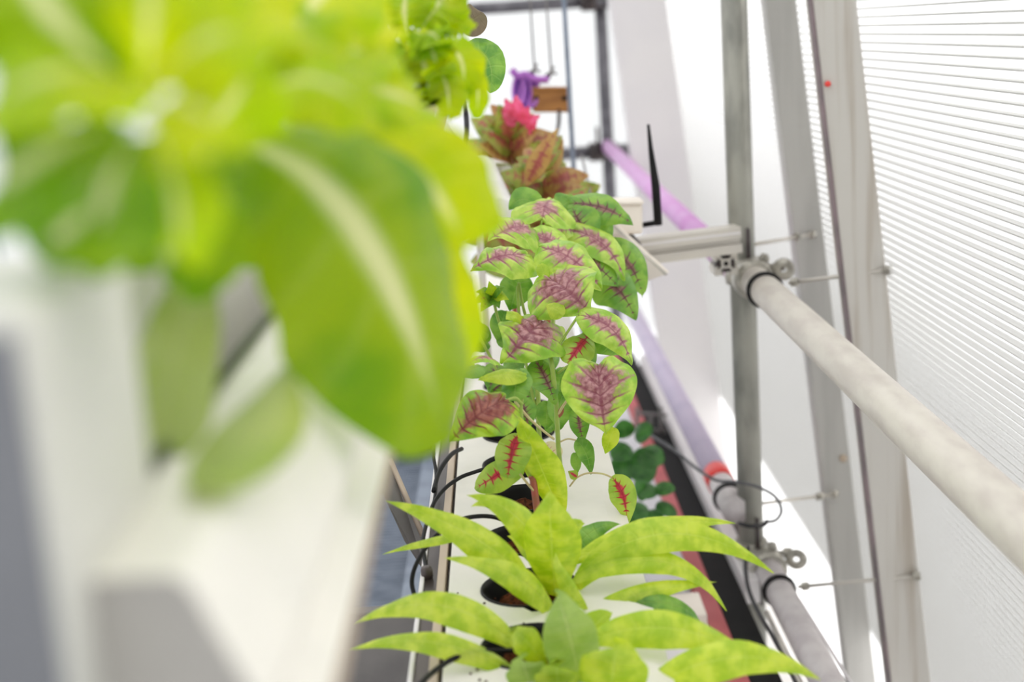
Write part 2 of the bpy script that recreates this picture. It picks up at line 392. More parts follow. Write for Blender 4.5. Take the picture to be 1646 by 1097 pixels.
while z < ZT:
    ribs.add([wallpt(YA, z, .0006), wallpt(YE, z, .0006), wallpt(YE, z, .0114), wallpt(YA, z, .0114),
              wallpt(YA, z + .0026, .0006), wallpt(YE, z + .0026, .0006), wallpt(YE, z + .0026, .0114), wallpt(YA, z + .0026, .0114)],
             [(0, 1, 2, 3), (4, 5, 6, 7), (0, 1, 5, 4), (2, 3, 7, 6)])
    z += .0135
ribs.obj('web_ribs', 'polyweb', wall_right, kind='stuff')
# far wall
fw = MB()
for off in (0, .012):
    fw.add([(-2.2, YE + off, 0), (wx(0), YE + off, 0), (wx(ZT), YE + off, ZT), (-2.2, YE + off, ZT)], [(0, 1, 2, 3)])
wall_far = fw.obj('wall_back', 'poly', kind='structure')
fr = MB(); z = .3
while z < ZT:
    fr.add([(-2.2, YE + .0006, z), (wx(z), YE + .0006, z), (wx(z), YE + .0114, z), (-2.2, YE + .0114, z),
            (-2.2, YE + .0006, z + .0026), (wx(z), YE + .0006, z + .0026), (wx(z), YE + .0114, z + .0026), (-2.2, YE + .0114, z + .0026)],
           [(0, 1, 2, 3), (4, 5, 6, 7), (0, 1, 5, 4), (2, 3, 7, 6)])
    z += .016
fr.obj('web_ribs', 'polyweb', wall_far, kind='stuff')

# wall studs (lean with the wall)
def stud(name, Y, prot, thick, m, lab):
    a = []
    for zz in (0, ZT):
        x = wx(zz) - .001
        a.append([V((x - prot, Y, zz)), V((x, Y, zz)), V((x, Y + thick, zz)), V((x - prot, Y + thick, zz))])
    mb = MB().add(a[0] + a[1], [(0, 1, 2, 3), (7, 6, 5, 4), (0, 4, 5, 1), (1, 5, 6, 2), (2, 6, 7, 3), (3, 7, 4, 0)])
    o = mb.obj(name, m, kind='structure', bevel=.003); o['label'] = lab
    return o
def Yfor(px, py):     # where the ray through a pixel meets the wall plane
    d = ray(px, py); k = (wb.x + SL * (CAM.z - wb.z) - CAM.x) / (d.x - SL * d.z); return d.y * k
Y1 = Yfor(1345, 548)
s2 = stud('trim_1', Y2, .072, .05, 'stud_worn', 'nearer pale grey wall stud with brown wear stripes')
s1 = stud('trim_2', Y1, .060, .05, 'stud', 'grey wall stud behind the galvanised post')
# dark gasket along the inner edge of the nearer stud
g = MB(); x0 = -.0745
g.add([wallpt(Y2 - .002, 0, -.0765), wallpt(Y2 - .002, 0, -.0725), wallpt(Y2 + .02, 0, -.0725), wallpt(Y2 + .02, 0, -.0765),
       wallpt(Y2 - .002, ZT, -.0765), wallpt(Y2 - .002, ZT, -.0725), wallpt(Y2 + .02, ZT, -.0725), wallpt(Y2 + .02, ZT, -.0765)],
      [(0, 1, 2, 3), (7, 6, 5, 4), (0, 4, 5, 1), (1, 5, 6, 2), (2, 6, 7, 3), (3, 7, 4, 0)])
g.obj('gasket', 'gasket', s2)
Y3 = Yfor(1112, 300); Y3 = min(max(Y3, 4.2), 5.4)
s3 = stud('trim_3', Y3, .185, .10, 'alu_white', 'wide pale frame member of the far right wall')

# ================================================================== SCAFFOLD
def pipe(name, a, b, r, m, label, cat='pipe', group=None):
    o = MB().tube([a, b], r, 28).obj(name, m, smooth=True)
    for p in o.data.polygons:
        if len(p.vertices) > 4: p.use_smooth = False
    return tag(o, label, cat, group)
YP = 2.62
pc = P(1194, 448, YP)
post = pipe('scaffold_post', V((pc.x, YP, 0)), V((pc.x, YP, 2.35)), .0242, 'galv', 'upright galvanised steel post in front of the right wall', 'post')
uc = P(1228, 465, 2.45); RU = .0275
up = pipe('handrail_pipe', V((uc.x, .55, uc.z)), V((uc.x, 2.585, uc.z)), RU, 'pipe', 'upper dusty white pipe running from the right edge to the post')
lc = P(1251, 947, 2.45); RLo = .0262
lo = pipe('handrail_pipe', V((lc.x, .9, lc.z)), V((lc.x, 2.63, lc.z)), RLo, 'pipe_low', 'lower scuffed grey pipe at the bottom right beyond the green leaves')
YF = 5.7
upf = pipe('lilac_lit_pipe', V((uc.x - .012, 2.66, uc.z)), V((uc.x - .012, YF, uc.z)), .025, 'lilac', 'pipe painted in pink lilac light receding behind the black antenna')
lf = P(1156, 771, 2.8)
lof = pipe('lilac_lit_pipe', V((lf.x, 2.60, lf.z)), V((lf.x, YF, lf.z)), .026, 'lilac_pale', 'pipe painted in pale lilac light slanting down behind the heart shaped leaf')
fp = P(975, 200, YF)
fpo = pipe('scaffold_post', V((fp.x, YF, 0)), V((fp.x, YF, 2.2)), .024, 'galv_dark', 'dark grey upright post at the far end wall', 'post')
ta = P(880, 7, YF); tb = P(910, 246, YF)
pipe('cross_pipe', V((-.9, YF - .05, ta.z)), V((fp.x + .09, YF - .05, ta.z)), .024, 'galv_dark', 'grey horizontal pipe along the top edge at the far end')
pipe('cross_pipe', V((-.9, YF - .05, tb.z)), V((fp.x + .09, YF - .05, tb.z)), .024, 'galv_dark', 'grey horizontal pipe behind the red leaved plants')

def collar(p, Y, r, c):
    MB().lathe((c.x, Y, c.z), (0, 1, 0), [(r - .001, -.007), (r + .004, -.007), (r + .0055, -.003), (r + .0055, .003), (r + .004, .007), (r - .001, .007)], 28).obj('rubber_collar', 'black', p, smooth=True, label='black rubber ring')
collar(up, 2.44, RU, uc); collar(lo, 2.44, RLo, lc); collar(lof, 2.68, .0265, lf)
MB().tube([(lf.x, 2.5995, lf.z), (lf.x, 2.80, lf.z)], .0265, 28).obj('grey_untinted_end', 'pipe_low', lof, smooth=True, label='grey end without the lilac tint')
MB().lathe((lf.x, 2.80, lf.z), (0, 1, 0), [(.0255, -.035), (.0285, -.035), (.0285, .035), (.0255, .035)], 28).obj('red_tape', 'red', lof, smooth=True, label='red tape band')

def coupler(zc, label, pipec, Y):
    c = empty('pipe_coupler', (pc.x, YP, zc), label, 'clamp')
    MB().lathe((pc.x, YP, zc), (0, 0, 1), [(.0235, -.024), (.031, -.024), (.033, -.016), (.033, .016), (.031, .024), (.0235, .024)], 28).obj('post_ring', 'zinc', c, smooth=True)
    MB().lathe((pipec.x, Y, pipec.z), (0, 1, 0), [(.0265, -.025), (.035, -.025), (.037, -.015), (.037, .015), (.035, .025), (.0265, .025)], 28).obj('pipe_ring', 'zinc', c, smooth=True)
    MB().box((pc.x + .02, YP - .03, zc), (.045, .03, .05)).obj('bridge', 'zinc', c, bevel=.006)
    MB().tube([(pc.x + .004, YP - .047, zc - .01), (pc.x + .004, YP - .047, zc + .085)], .0045, 10).obj('hinge_bolt', 'rail', c, smooth=True)
    b = MB().tube([(pc.x + .02, YP - .05, zc + .012), (pc.x + .078, YP - .055, zc + .014)], .0052, 10).obj('clamp_bolt', 'zinc', c, smooth=True)
    MB().lathe((pc.x + .06, YP - .053, zc + .013), (1, -.09, .03), [(.001, -.008), (.011, -.008), (.011, .008), (.001, .008)], 6).obj('nut', 'zinc', b)
    MB().lathe((pc.x + .03, YP - .06, zc + .03), (0, 1, 0), [(.001, -.006), (.0095, -.006), (.0095, .006), (.001, .006)], 6).obj('nut', 'zinc', c)
    MB().lathe((pipec.x + .055, Y - .01, pipec.z + .015), (.3, 1, 0), [(.006, -.004), (.017, -.006), (.021, 0), (.017, .006), (.006, .004), (.006, -.004)], 18).obj('washer_ear', 'zinc', c, smooth=True)
    return c
coupler(uc.z + .006, 'zinc clamp joining the upper white pipe to the post', uc, 2.56)
coupler(lc.z + .01, 'zinc clamp joining the lower pipe to the post', lc, 2.56)
def farclamp(zc, lab):
    c = empty('pipe_coupler', (fp.x, YF - .03, zc), lab, 'clamp')
    MB().lathe((fp.x, YF, zc), (0, 0, 1), [(.0235, -.03), (.036, -.03), (.038, 0), (.036, .03), (.0235, .03)], 20).obj('post_ring', 'rail', c, smooth=True)
    MB().lathe((fp.x - .05, YF - .05, zc), (1, 0, 0), [(.0235, -.03), (.036, -.03), (.038, 0), (.036, .03), (.0235, .03)], 20).obj('pipe_ring', 'rail', c, smooth=True)
    MB().box((fp.x - .025, YF - .035, zc), (.06, .05, .05)).obj('bridge', 'rail', c, bevel=.006)
    MB().tube([(fp.x - .045, YF - .09, zc), (fp.x - .045, YF - .09, zc + .1)], .007, 8).obj('hinge_bolt', 'rail', c, smooth=True)
farclamp(tb.z, 'dark clamp where the lower far pipe meets the far post')
farclamp(ta.z, 'dark clamp at the top of the far post')

# tie rods to the wall
def rod(a, b, label, nuts=(1,)):
    c = empty('tie_rod', a, label, 'rod', 'threaded tie rods to the wall')
    MB().tube([a, b], .0036, 10).obj('shaft', 'alu', c, smooth=True)
    d = (b - a).normalized()
    for f in nuts:
        MB().lathe(a + (b - a) * f, d, [(.003, -.006), (.0085, -.006), (.0085, .006), (.003, .006)], 6).obj('nut', 'zinc', c)
def wallend(px, py, Y):       # point at the stud's inner face at that pixel
    return P(px, py, Y)
rod(P(1206, 394, YP), P(1308, 377, Y1 - .012), 'upper tie rod from the post to the grey stud', (.72, .97))
rod(P(1268, 455, 2.42), P(1432, 434, Y2 - .012), 'upper tie rod crossing the nearer stud', (.06, .57, .98))
rod(P(1200, 813, YP), P(1345, 795, Y1 - .012), 'lower tie rod from the post to the grey stud', (.80, .97))
rod(P(1283, 944, 2.42), P(1478, 926, Y2 - .012), 'lower tie rod crossing the nearer stud', (.06, .7, .98))
screw = MB().lathe(P(1356, 738, Y1 - .004), (0, 1, 0), [(.0005, -.004), (.006, -.003), (.008, 0), (.008, .004)], 12).obj('screw_head', 'tan', s1, smooth=True)
MB().lathe(P(1331, 135, Y2 - .006), (0, 1, 0), [(.0005, -.004), (.004, -.003), (.005, 0), (.005, .004)], 10).obj('red_plug', 'red', s2, smooth=True, label='small red plug')

# aluminium arm and extrusion block on the post
YB = 2.5
A0, A1 = P(1020, 405, YB - .03), P(1186, 384, YB)
dx = (A1 - A0).normalized(); dz = V((0, 0, 1)) - dx * dx.z; dz.normalize(); dy = dz.cross(dx)
def armpt(y, zz): return A0 + dy * y + dz * zz
arm = empty('aluminium_arm', A1, 'short silver aluminium bar fixed across to the post', 'bracket')
poly = [(-.022, -.022), (-.022, -.006), (-.012, -.006), (-.012, .004), (-.022, .004), (-.022, .024), (.02, .024), (.02, -.022)]
MB().prism([armpt(*q) for q in poly], A1 - A0).obj('profile', 'alu', arm)
MB().box((A0 + A1) * .5 + dy * -.0222 + dz * .014, ((A1 - A0).length * .98, .001, .004), Matrix((dx, dy, dz)).transposed()).obj('groove_lip', 'alu_white', arm)
blk = empty('extrusion_block', P(1165, 425, YB + .0), 'slotted silver extrusion stub under the bar beside the upper clamp', 'bracket')
pb_ = P(1167, 424, YB - .01)
T_ = [(-.5, -.5), (-.12, -.5), (-.12, -.36), (-.26, -.36), (-.14, -.2), (.14, -.2), (.26, -.36), (.12, -.36), (.12, -.5), (.5, -.5)]
pol = []
for k in range(4):
    a = k * math.pi / 2; pol += [(x * math.cos(a) - y * math.sin(a), x * math.sin(a) + y * math.cos(a)) for x, y in T_[:-1]]
MB().prism([pb_ + V((x * .042, 0, y * .042)) for x, y in pol], (0, .06, 0)).obj('profile', 'alu', blk)
MB().lathe(pb_ + V((0, -.0005, 0)), (0, 1, 0), [(.0001, 0), (.0045, 0), (.0045, .002)], 12).obj('core_hole', 'blackmat', blk)
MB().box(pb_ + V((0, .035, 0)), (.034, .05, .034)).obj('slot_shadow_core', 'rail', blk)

# device: white box, antenna, shield plate
YD = 2.42
dev = empty('sensor_box', P(1000, 375, YD), 'warm white sensor housing with black antenna beside the aluminium arm', 'device')
c0 = P(1000, 350, YD)
MB().box(c0, (.066, .05, .052), Matrix.Rotation(.05, 3, 'Y')).obj('housing', 'warm_white', dev, bevel=.005)
MB().box(c0 + V((0, -.004, .029)), (.07, .058, .006), Matrix.Rotation(.05, 3, 'Y')).obj('lid', 'warm_white', dev, bevel=.002)
MB().tube([P(1032, 362, YD), P(1063, 357, YD - .01)], [.0045, .0048], 12).obj('antenna_joint', 'black', dev, smooth=True)
MB().tube([P(1058, 362, YD - .01), P(1054, 300, YD - .01), P(1046, 240, YD - .01), P(1042, 200, YD - .01)], [.0072, .0074, .0042, .0024], 12).obj('antenna', 'black', dev, smooth=True)
MB().tube([P(1010, 385, YD), P(1025, 400, YB - .03)], .012, 14).obj('mount_neck', 'plate', dev, smooth=True)
sa, sb, scc, sd = P(979, 356, 2.40), P(1071, 441, 2.30), P(1040, 452, 2.46), P(952, 372, 2.56)
nn = (sb - sa).cross(sd - sa).normalized() * .006
MB().prism([sa, sb, scc, sd], nn).obj('shield_plate', 'warm_white', dev, label='cream tilted plate')
MB().tube([sa, sb], .003, 8).obj('plate_rim', 'alu', dev, smooth=True)

# ================================================================== AMARANTH TROUGH
zt = P(850, 945, 1.36).z
xl = PZ(723, 924, zt).x; xr = PZ(1036, 924, zt).x; xb = PZ(1000, 924, zt).x
YT0, YT1 = .98, 3.3
hc = PZ(852, 945, zt); HX = hc.x; PITCH = .142
tr = empty('growing_trough', (HX, 2.0, zt - .09), 'long white plastic trough holding the amaranth and green leafed plants', 'trough')
# holes: keyhole outline
holes = []
y = hc.y - PITCH * 2
while y < 2.3:
    if y - PITCH / 2 > YT0: holes.append(y)
    y += PITCH
HR = .051
def outline(n=40):
    o = []
    for k in range(n):
        a = 2 * math.pi * k / n - math.pi / 2; r = HR
        x, yy = r * math.cos(a), r * math.sin(a)
        if -.004 < x < .027 and yy < 0: yy = -.062
        o.append((x, yy))
    return o
cov = MB(); ol = outline(); n = len(ol)
prevY = YT0
hl, hr_ = HX - xl, xb - HX
for yh in holes:
    y0, y1 = yh - PITCH / 2, yh + PITCH / 2
    sq = []
    for k in range(n):
        a = 2 * math.pi * k / n - math.pi / 2; c, s = math.cos(a), math.sin(a)
        kx = (hr_ / c if c > 1e-6 else (-hl / c if c < -1e-6 else 1e9)); ky = (PITCH / 2 / abs(s) if abs(s) > 1e-6 else 1e9)
        q = min(kx, ky); sq.append((c * q, s * q))
    # corners snapped
    for cx_, cy_ in ((-hl, -PITCH / 2), (hr_, -PITCH / 2), (-hl, PITCH / 2), (hr_, PITCH / 2)):
        k = min(range(n), key=lambda i: (sq[i][0] - cx_) ** 2 + (sq[i][1] - cy_) ** 2); sq[k] = (cx_, cy_)
    vs = [V((HX + a, yh + b, zt)) for a, b in ol] + [V((HX + a, yh + b, zt)) for a, b in sq] + [V((HX + a, yh + b, zt - .006)) for a, b in ol]
    fs = []
    for k in range(n):
        j = (k + 1) % n; fs += [(k, j, n + j, n + k), (k, 2 * n + k, 2 * n + j, j)]
    cov.add(vs, fs)
y0 = holes[0] - PITCH / 2; y1 = holes[-1] + PITCH / 2
for a, b in ((YT0, y0), (y1, YT1)):
    cov.add([(xl, a, zt), (xb, a, zt), (xb, b, zt), (xl, b, zt)], [(0, 1, 2, 3)])
cov.add([(xb, YT0, zt), (xr, YT0, zt - .004), (xr, YT1, zt - .004), (xb, YT1, zt)], [(0, 1, 2, 3)])
cov.obj('cover', 'plastic_cream', tr)
bd = MB()
bd.add([(xr, YT0, zt - .004), (xr - .004, YT0, zt - .085), (xr - .004, YT1, zt - .085), (xr, YT1, zt - .004)], [(0, 1, 2, 3)])
bd.add([(xl, YT0, zt), (xl, YT0, zt - .085), (xl, YT1, zt - .085), (xl, YT1, zt)], [(0, 1, 2, 3)])
bd.add([(xl, YT0, zt - .085), (xr - .004, YT0, zt - .085), (xr - .004, YT1, zt - .085), (xl, YT1, zt - .085)], [(0, 1, 2, 3)])
bd.add([(xl, YT0, zt), (xr, YT0, zt - .004), (xr, YT0, zt - .085), (xl, YT0, zt - .085)], [(0, 1, 2, 3)])
bd.add([(xl, YT1, zt), (xr, YT1, zt - .004), (xr, YT1, zt - .085), (xl, YT1, zt - .085)], [(0, 1, 2, 3)])
bd.obj('channel', 'plastic', tr)
def strip(pxa, pxb, zoff, th, name, m, label=None, par=tr):
    a, b = PZ(pxa, 924, zt).x, PZ(pxb, 924, zt).x
    return MB().box(((a + b) / 2, (YT0 + YT1) / 2, zt + zoff - th / 2), (abs(b - a), YT1 - YT0, th)).obj(name, m, par, label=label, bevel=.001)
strip(716.5, 722.7, -.012, .05, 'seam_gap', 'rail')
strip(703, 716.5, .0, .05, 'side_lip', 'tan', 'worn tan metal lip')
strip(682, 703, -.006, .05, 'dark_rail', 'rail', 'dark brown rail beside the lip')
strip(675, 682, -.002, .06, 'outer_edge', 'alu_white', 'thin pale outer edge')
# planting cups
cupnames = ['nearest black planting cup under the broad pale green leaves', 'open black coir cup in plain view left of the green leafed plant',
            'black planting cup half hidden behind the bright upright leaf', 'black planting cup under the low flame veined leaves',
            'black planting cup around the main amaranth stem', 'black planting cup just behind the main amaranth stem',
            'black planting cup seen below the star shaped young shoot', 'black planting cup under the middle purple leaves', 'farthest black planting cup in the shade of the rear amaranth']
if len(holes) == 8: cupnames.pop(7)
holes0 = holes
for i, yh in enumerate(holes):
    lab = cupnames[min(i, len(cupnames) - 1)]
    c = empty('planting_cup', (HX, yh, zt - .06), lab, 'pot', 'planting cups in the white trough')
    MB().lathe((HX, yh, zt), (0, 0, 1), [(.030, -.07), (.0395, -.03), (.0495, -.004), (.0505, -.003), (.0505, .0015), (.0485, .0015), (.0475, -.004), (.0375, -.03), (.0285, -.068), (.0001, -.068)], 36).obj('cup', 'black', c, smooth=True)
    cm = MB(); rn = random.Random(i); vs = [V((HX, yh, zt - .006))]; fs = []; nn_ = 26
    for ri, rr in enumerate((.012, .022, .031, .0385)):
        for k in range(nn_):
            a = 2 * math.pi * k / nn_; vs.append(V((HX + rr * math.cos(a), yh + rr * math.sin(a), zt - .006 - ri * .003 - (.012 if ri == 3 else 0) + rn.uniform(-.0025, .0025))))
    for k in range(nn_):
        j = (k + 1) % nn_; fs.append((0, 1 + k, 1 + j))
        for ri in range(3): fs.append((1 + ri * nn_ + k, 1 + (ri + 1) * nn_ + k, 1 + (ri + 1) * nn_ + j, 1 + ri * nn_ + j))
    cm.add(vs, fs).obj('coir', 'coir', c, kind='stuff', label='brown coir fibre')
# crumbs of coir on the cover
cr = MB(); rn = random.Random(3)
for k in range(46):
    x, yy = rn.uniform(xl + .005, HX + .03), rn.uniform(1.08, 1.40)
    r = rn.uniform(.0005, .0013); cr.box((x, yy, zt + r * .5), (r * 2, r * 1.6, r), Matrix.Rotation(rn.random() * 3, 3, 'Z'))
tag(cr.obj('coir_crumbs', 'coir', kind='stuff'), 'scattered dark coir crumbs on the white trough cover', 'crumbs')

# drip tubes
def tube_obj(name, pts, r, m, label, cat, group=None, n=8):
    o = MB().tube(smoothpath([P(*q) if isinstance(q, tuple) else q for q in pts], 6), r, n).obj(name, m, smooth=True)
    return tag(o, label, cat, group)
tube_obj('drip_tube', [(812, 838, 1.50), (790, 831, 1.47), (762, 831, 1.45), (735, 838, 1.43), (708, 855, 1.42), (684, 882, 1.40), (668, 910, 1.38), (662, 936, 1.37), (667, 962, 1.36), (672, 990, 1.35)], .0024, 'black', 'black drip tube making a wide loop left of the coir cup', 'tube', 'black drip tubes')
t2 = tube_obj('drip_tube', [(786, 752, 1.66), (764, 759, 1.64), (740, 768, 1.62), (716, 785, 1.59), (698, 808, 1.56), (687, 838, 1.52), (680, 868, 1.48), (682, 895, 1.45), (686, 918, 1.42)], .0024, 'black', 'black drip tube arching from the flame veined leaves to the dark rail', 'tube', 'black drip tubes')
bp_ = P(686, 920, 1.42)
MB().lathe(bp_, (0, 0, 1), [(.0001, .006), (.005, .006), (.0065, .003), (.0065, -.005), (.004, -.012)], 14).obj('barb_fitting', 'rail', t2, smooth=True, label='brown barbed end')
tube_obj('drip_tube', [(742, 722, 1.80), (728, 729, 1.76), (714, 745, 1.72), (704, 764, 1.69), (697, 790, 1.65)], .003, 'black', 'short black drip tube below the dark red leaf', 'tube', 'black drip tubes')
tube_obj('drip_tube', [(697, 716, 1.8), (697, 735, 1.76), (701, 762, 1.72), (699, 800, 1.65), (691, 830, 1.58)], .0022, 'black', 'thin black tube running down along the dark rail', 'tube', 'black drip tubes')
tube_obj('drip_tube', [(832, 1046, 1.20), (800, 1047, 1.19), (762, 1049, 1.18), (728, 1060, 1.17), (700, 1078, 1.15), (676, 1100, 1.12), (655, 1130, 1.1)], .0026, 'black', 'black drip tube at the bottom edge of the trough', 'tube', 'black drip tubes')

# ================================================================== UPPER NEAR TROUGH (lettuce) 
YU0, YU1 = .385, 2.75
p1, p2 = P(100, 938, YU0), P(300, 930, YU0)
fe = P(640, 658, .84)                                   # outer flange edge
ut = empty('growing_trough', (p1.x, 1.2, fe.z), 'blurred white trough under the lettuce in the near left foreground', 'trough')
zb = fe.z - .004
prof = [(p1.x - .004, zb - .03), (p1.x, p1.z), (p2.x - .004, p2.z + .0005), (p2.x, p2.z - .003), (p2.x + .018, p2.z - .045), (fe.x - .012, fe.z + .012), (fe.x, fe.z), (fe.x - .001, fe.z - .006), (fe.x - .02, zb - .03)]
MB().prism([V((a, YU0 + .0015, b)) for a, b in prof], (0, YU1 - YU0, 0)).obj('channel', 'plastic_cream', ut)
MB().prism([V((a, YU0, b)) for a, b in prof], (0, .0014, 0)).obj('end_cap', 'plastic_shaded', ut, label='end cap painted in grey shade')  # white trough end with its shade painted in as grey
bz = P(300, 425, .6).z
MB().box((p1.x - .04, 1.1, (bz + zb - .03) / 2), (.008, 1.2, bz - zb + .03)).obj('back_board', 'upright', ut, bevel=.001, label='upright white back board')
MB().tube([(fe.x, YU0 + .02, fe.z - .004), (fe.x, YU1, fe.z - .004)], .003, 8).obj('lip_edge', 'tan', ut, smooth=True, label='brown lip along the right edge')
q1 = P(62, 700, .36); q2 = P(205, 430, .47)
upn = empty('support_panel', (q1.x - .06, .42, q1.z - .1), 'blurred upright white panel at the left edge of the picture', 'panel')
zt_p = P(140, 415, .45).z
MB().box((q1.x - .075, .415, zt_p - .15), (.15, .108, .30)).obj('board', 'upright', upn, bevel=.004)
MB().box((q1.x - .076, .3605, zt_p - .152), (.146, .002, .29)).obj('end_face', 'upright_shaded', upn, label='end face painted in dark shade')  # thin facing that paints the shaded near side of the white panel

# ================================================================== LOWER TROUGH (right, below)
zl = P(1150, 1000, 2.4).z
lt = empty('lower_trough', (PZ(1080, 960, zl).x, 3, zl - .15), 'lower tier trough with black side and red strip at lower right', 'trough')
def lstrip(pa, pb, yy, zo, th, name, m, y0=1.9, y1=4.6, label=None):
    a, b = PZ(pa, yy, zl).x, PZ(pb, yy, zl).x
    MB().box(((a + b) / 2, (y0 + y1) / 2, zl + zo - th / 2), (abs(b - a), y1 - y0, th)).obj(name, m, lt, label=label, bevel=.002)
lstrip(1020, 1122, 960, .0, .10, 'white_bed', 'bluebox', y0=2.62)
lstrip(1122, 1150, 960, .004, .10, 'red_strip', 'red_dull', label='dull red strip')
lstrip(1150, 1196, 960, .002, .12, 'black_side', 'blackmat', label='black side board', y0=1.9)
prfx = [PZ(q, 960, zl).x for q in (1197, 1240)]
pp = empty('frame_profile', (sum(prfx) / 2, 3, zl), 'white aluminium profile running beside the black board of the lower trough', 'profile')
MB().box(((prfx[0] * 1.4 + prfx[1] * .6) / 2, 3.45, zl + .01), ((prfx[1] - prfx[0]) * .62, 1.9, .05)).obj('profile', 'alu_white', pp, bevel=.004)
MB().box(((prfx[0] * .3 + prfx[1] * 1.7) / 2, 3.45, zl + .016), ((prfx[1] - prfx[0]) * .2, 1.9, .05)).obj('slot_edge', 'alu', pp, bevel=.002)
MB().box((prfx[0] * .35 + prfx[1] * .65, 3.45, zl + .006), ((prfx[1] - prfx[0]) * .12, 1.9, .05)).obj('slot', 'plate', pp)
def lbox(px, py, w_, h_, d_, m, lab, Y):
    c = P(px, py, Y); s = scale(c)
    return tag(MB().box(c, (w_ / s, d_, h_ / s)).obj('grow_block', m, bevel=.004), lab, 'box', 'pale boxes on the lower trough')
lbox(1068, 940, 62, 50, .10, 'bluebox', 'pale grey box on the lower trough under the green leaf tips', 2.46)
lbox(1092, 990, 78, 40, .10, 'warm_white', 'cream box on the lower trough below the grey one', 2.36)

# round leaved plants in the lower trough
def roundplant(cxp, cyp, Y, leaves, lab, seed):
    base = P(cxp, cyp, Y); base.z = zl + .001
    pl = empty('round_leafed_plant', base, lab, 'plant', 'round leafed plants in the lower trough')
    MB().tube([base, base + V((0, 0, .05)), base + V((.005, 0, .1))], [.004, .003, .002], 8).obj('stem', 'stem', pl, smooth=True)
    for k, (bx, by, tx, ty, wd) in enumerate(leaves):
        leaf(pl, (bx, by, Y), (tx, ty, Y - .03), wd, 'dk', 'round', a=.7, arch=.1, cup=.2, nt=12, ns=8, pk=.01)
roundplant(1035, 800, 2.72, [(1042, 720, 1030, 770, 46), (1010, 715, 985, 740, 40), (1000, 735, 998, 780, 44), (1020, 700, 1050, 690, 36), (1005, 705, 1000, 675, 36), (1030, 725, 1066, 745, 42), (1025, 735, 1042, 778, 48), (1000, 760, 975, 790, 40)], 'dark green round leafed plant below the heart shaped leaf', 1)
roundplant(1050, 850, 2.58, [(1052, 785, 1085, 788, 26), (1050, 780, 1028, 800, 34), (1055, 810, 1088, 830, 24), (1040, 815, 1010, 830, 34), (1045, 820, 1060, 850, 30), (1040, 800, 1020, 775, 30), (1030, 830, 1000, 850, 34)], 'dark green round leafed plant above the pale boxes', 2)

# cables on the right
tube_obj('power_cable', [(1000, 678, 3.0), (1022, 690, 2.95), (1050, 703, 2.85), (1085, 725, 2.75), (1118, 752, 2.66), (1150, 772, 2.6), (1180, 775, 2.56), (1215, 782, 2.54), (1245, 798, 2.53), (1256, 820, 2.53), (1248, 836, 2.54), (1232, 840, 2.56)], .0032, 'cable_grey', 'dark cable sagging past the red tape and looping round the post', 'cable')
tube_obj('power_cable', [(1188, 842, 2.57), (1205, 846, 2.55), (1225, 845, 2.56), (1234, 838, 2.57)], .0045, 'cable', 'black tie strapped round the post above the lower clamp', 'cable')
tube_obj('power_cable', [(1203, 880, 2.56), (1198, 910, 2.5), (1204, 950, 2.42), (1222, 990, 2.34), (1240, 1020, 2.28), (1262, 1062, 2.2), (1285, 1110, 2.1)], .0042, 'cable', 'black cable running down beside the lower scuffed pipe', 'cable')
ca = PX(1236, 985, lc.x - .045); 
tag(MB().tube([P(1232, 985, 2.36), P(1290, 1105, 2.1)], .0045, 8).obj('thin_conduit', 'alu', smooth=True), 'thin bright conduit along the left side of the lower pipe', 'conduit')
tag(MB().tube([P(1285, 965, 2.4), P(1372, 1105, 2.08)], .003, 8).obj('thin_conduit', 'alu_white', smooth=True), 'thin white wire along the right side of the lower pipe', 'conduit')
# far basket frame
fb = empty('wire_rack', P(1040, 690, 3.6), 'small grey wire rack far behind the round leafed plants', 'rack')
for a, b in (((1022, 665), (1072, 668)), ((1022, 690), (1072, 694)), ((1024, 655), (1024, 705)), ((1062, 655), (1064, 705)), ((1046, 664), (1046, 692))):
    MB().tube([P(*a, 3.6), P(*b, 3.6)], .005, 8).obj('bar', 'plate', fb, smooth=True)

# ================================================================== LEFT LOWER CLUTTER
mz = .62
mp_ = empty('mesh_panel', PZ(600, 900, mz), 'blue grey wire mesh panel in the gap left of the trough', 'mesh')
mw = MB(); xa, xb2 = PZ(480, 900, mz).x, PZ(655, 900, mz).x
k = 0
while k < 60:
    x = xa + (xb2 - xa) * k / 59; mw.box((x, 2.6, mz), (.0022, 2.0, .002)); k += 1
for k in range(110):
    mw.box(((xa + xb2) / 2, 1.6 + 2.0 * k / 109, mz + .0015), (xb2 - xa, .0045, .002))
mw.obj('wire_mesh', 'mesh', mp_, kind='stuff')
MB().box((xb2 + .018, 2.6, mz), (.035, 2.0, .02)).obj('frame', 'mesh', mp_, bevel=.002)
MB().box((xa - .018, 2.6, mz), (.035, 2.0, .02)).obj('frame', 'mesh', mp_, bevel=.002)
tag(MB().box(((xa + xb2) / 2, 2.6, mz - .05), (.5, 2.1, .02)).obj('bench_sheet', 'slate', bevel=.002), 'slate blue sheet lying below the wire mesh', 'sheet')
br = empty('angle_bracket', P(650, 800, 1.62), 'grey steel bracket plate between the two troughs', 'bracket')
b1 = [P(627, 742, 1.62), P(640, 770, 1.62), P(676, 850, 1.62), P(690, 930, 1.62), P(610, 930, 1.62), P(600, 800, 1.62)]
b1 = [P(626, 738, 1.66), P(680, 862, 1.62), P(688, 930, 1.6), P(650, 870, 1.6), P(616, 795, 1.62), P(560, 800, 1.66)]
MB().prism([b1[0], b1[1], b1[2], b1[3], b1[4], b1[5]], (0, .012, -.004)).obj('web', 'plate', br)
MB().tube([b1[0], b1[1]], .0035, 8).obj('edge', 'tan', br, smooth=True)
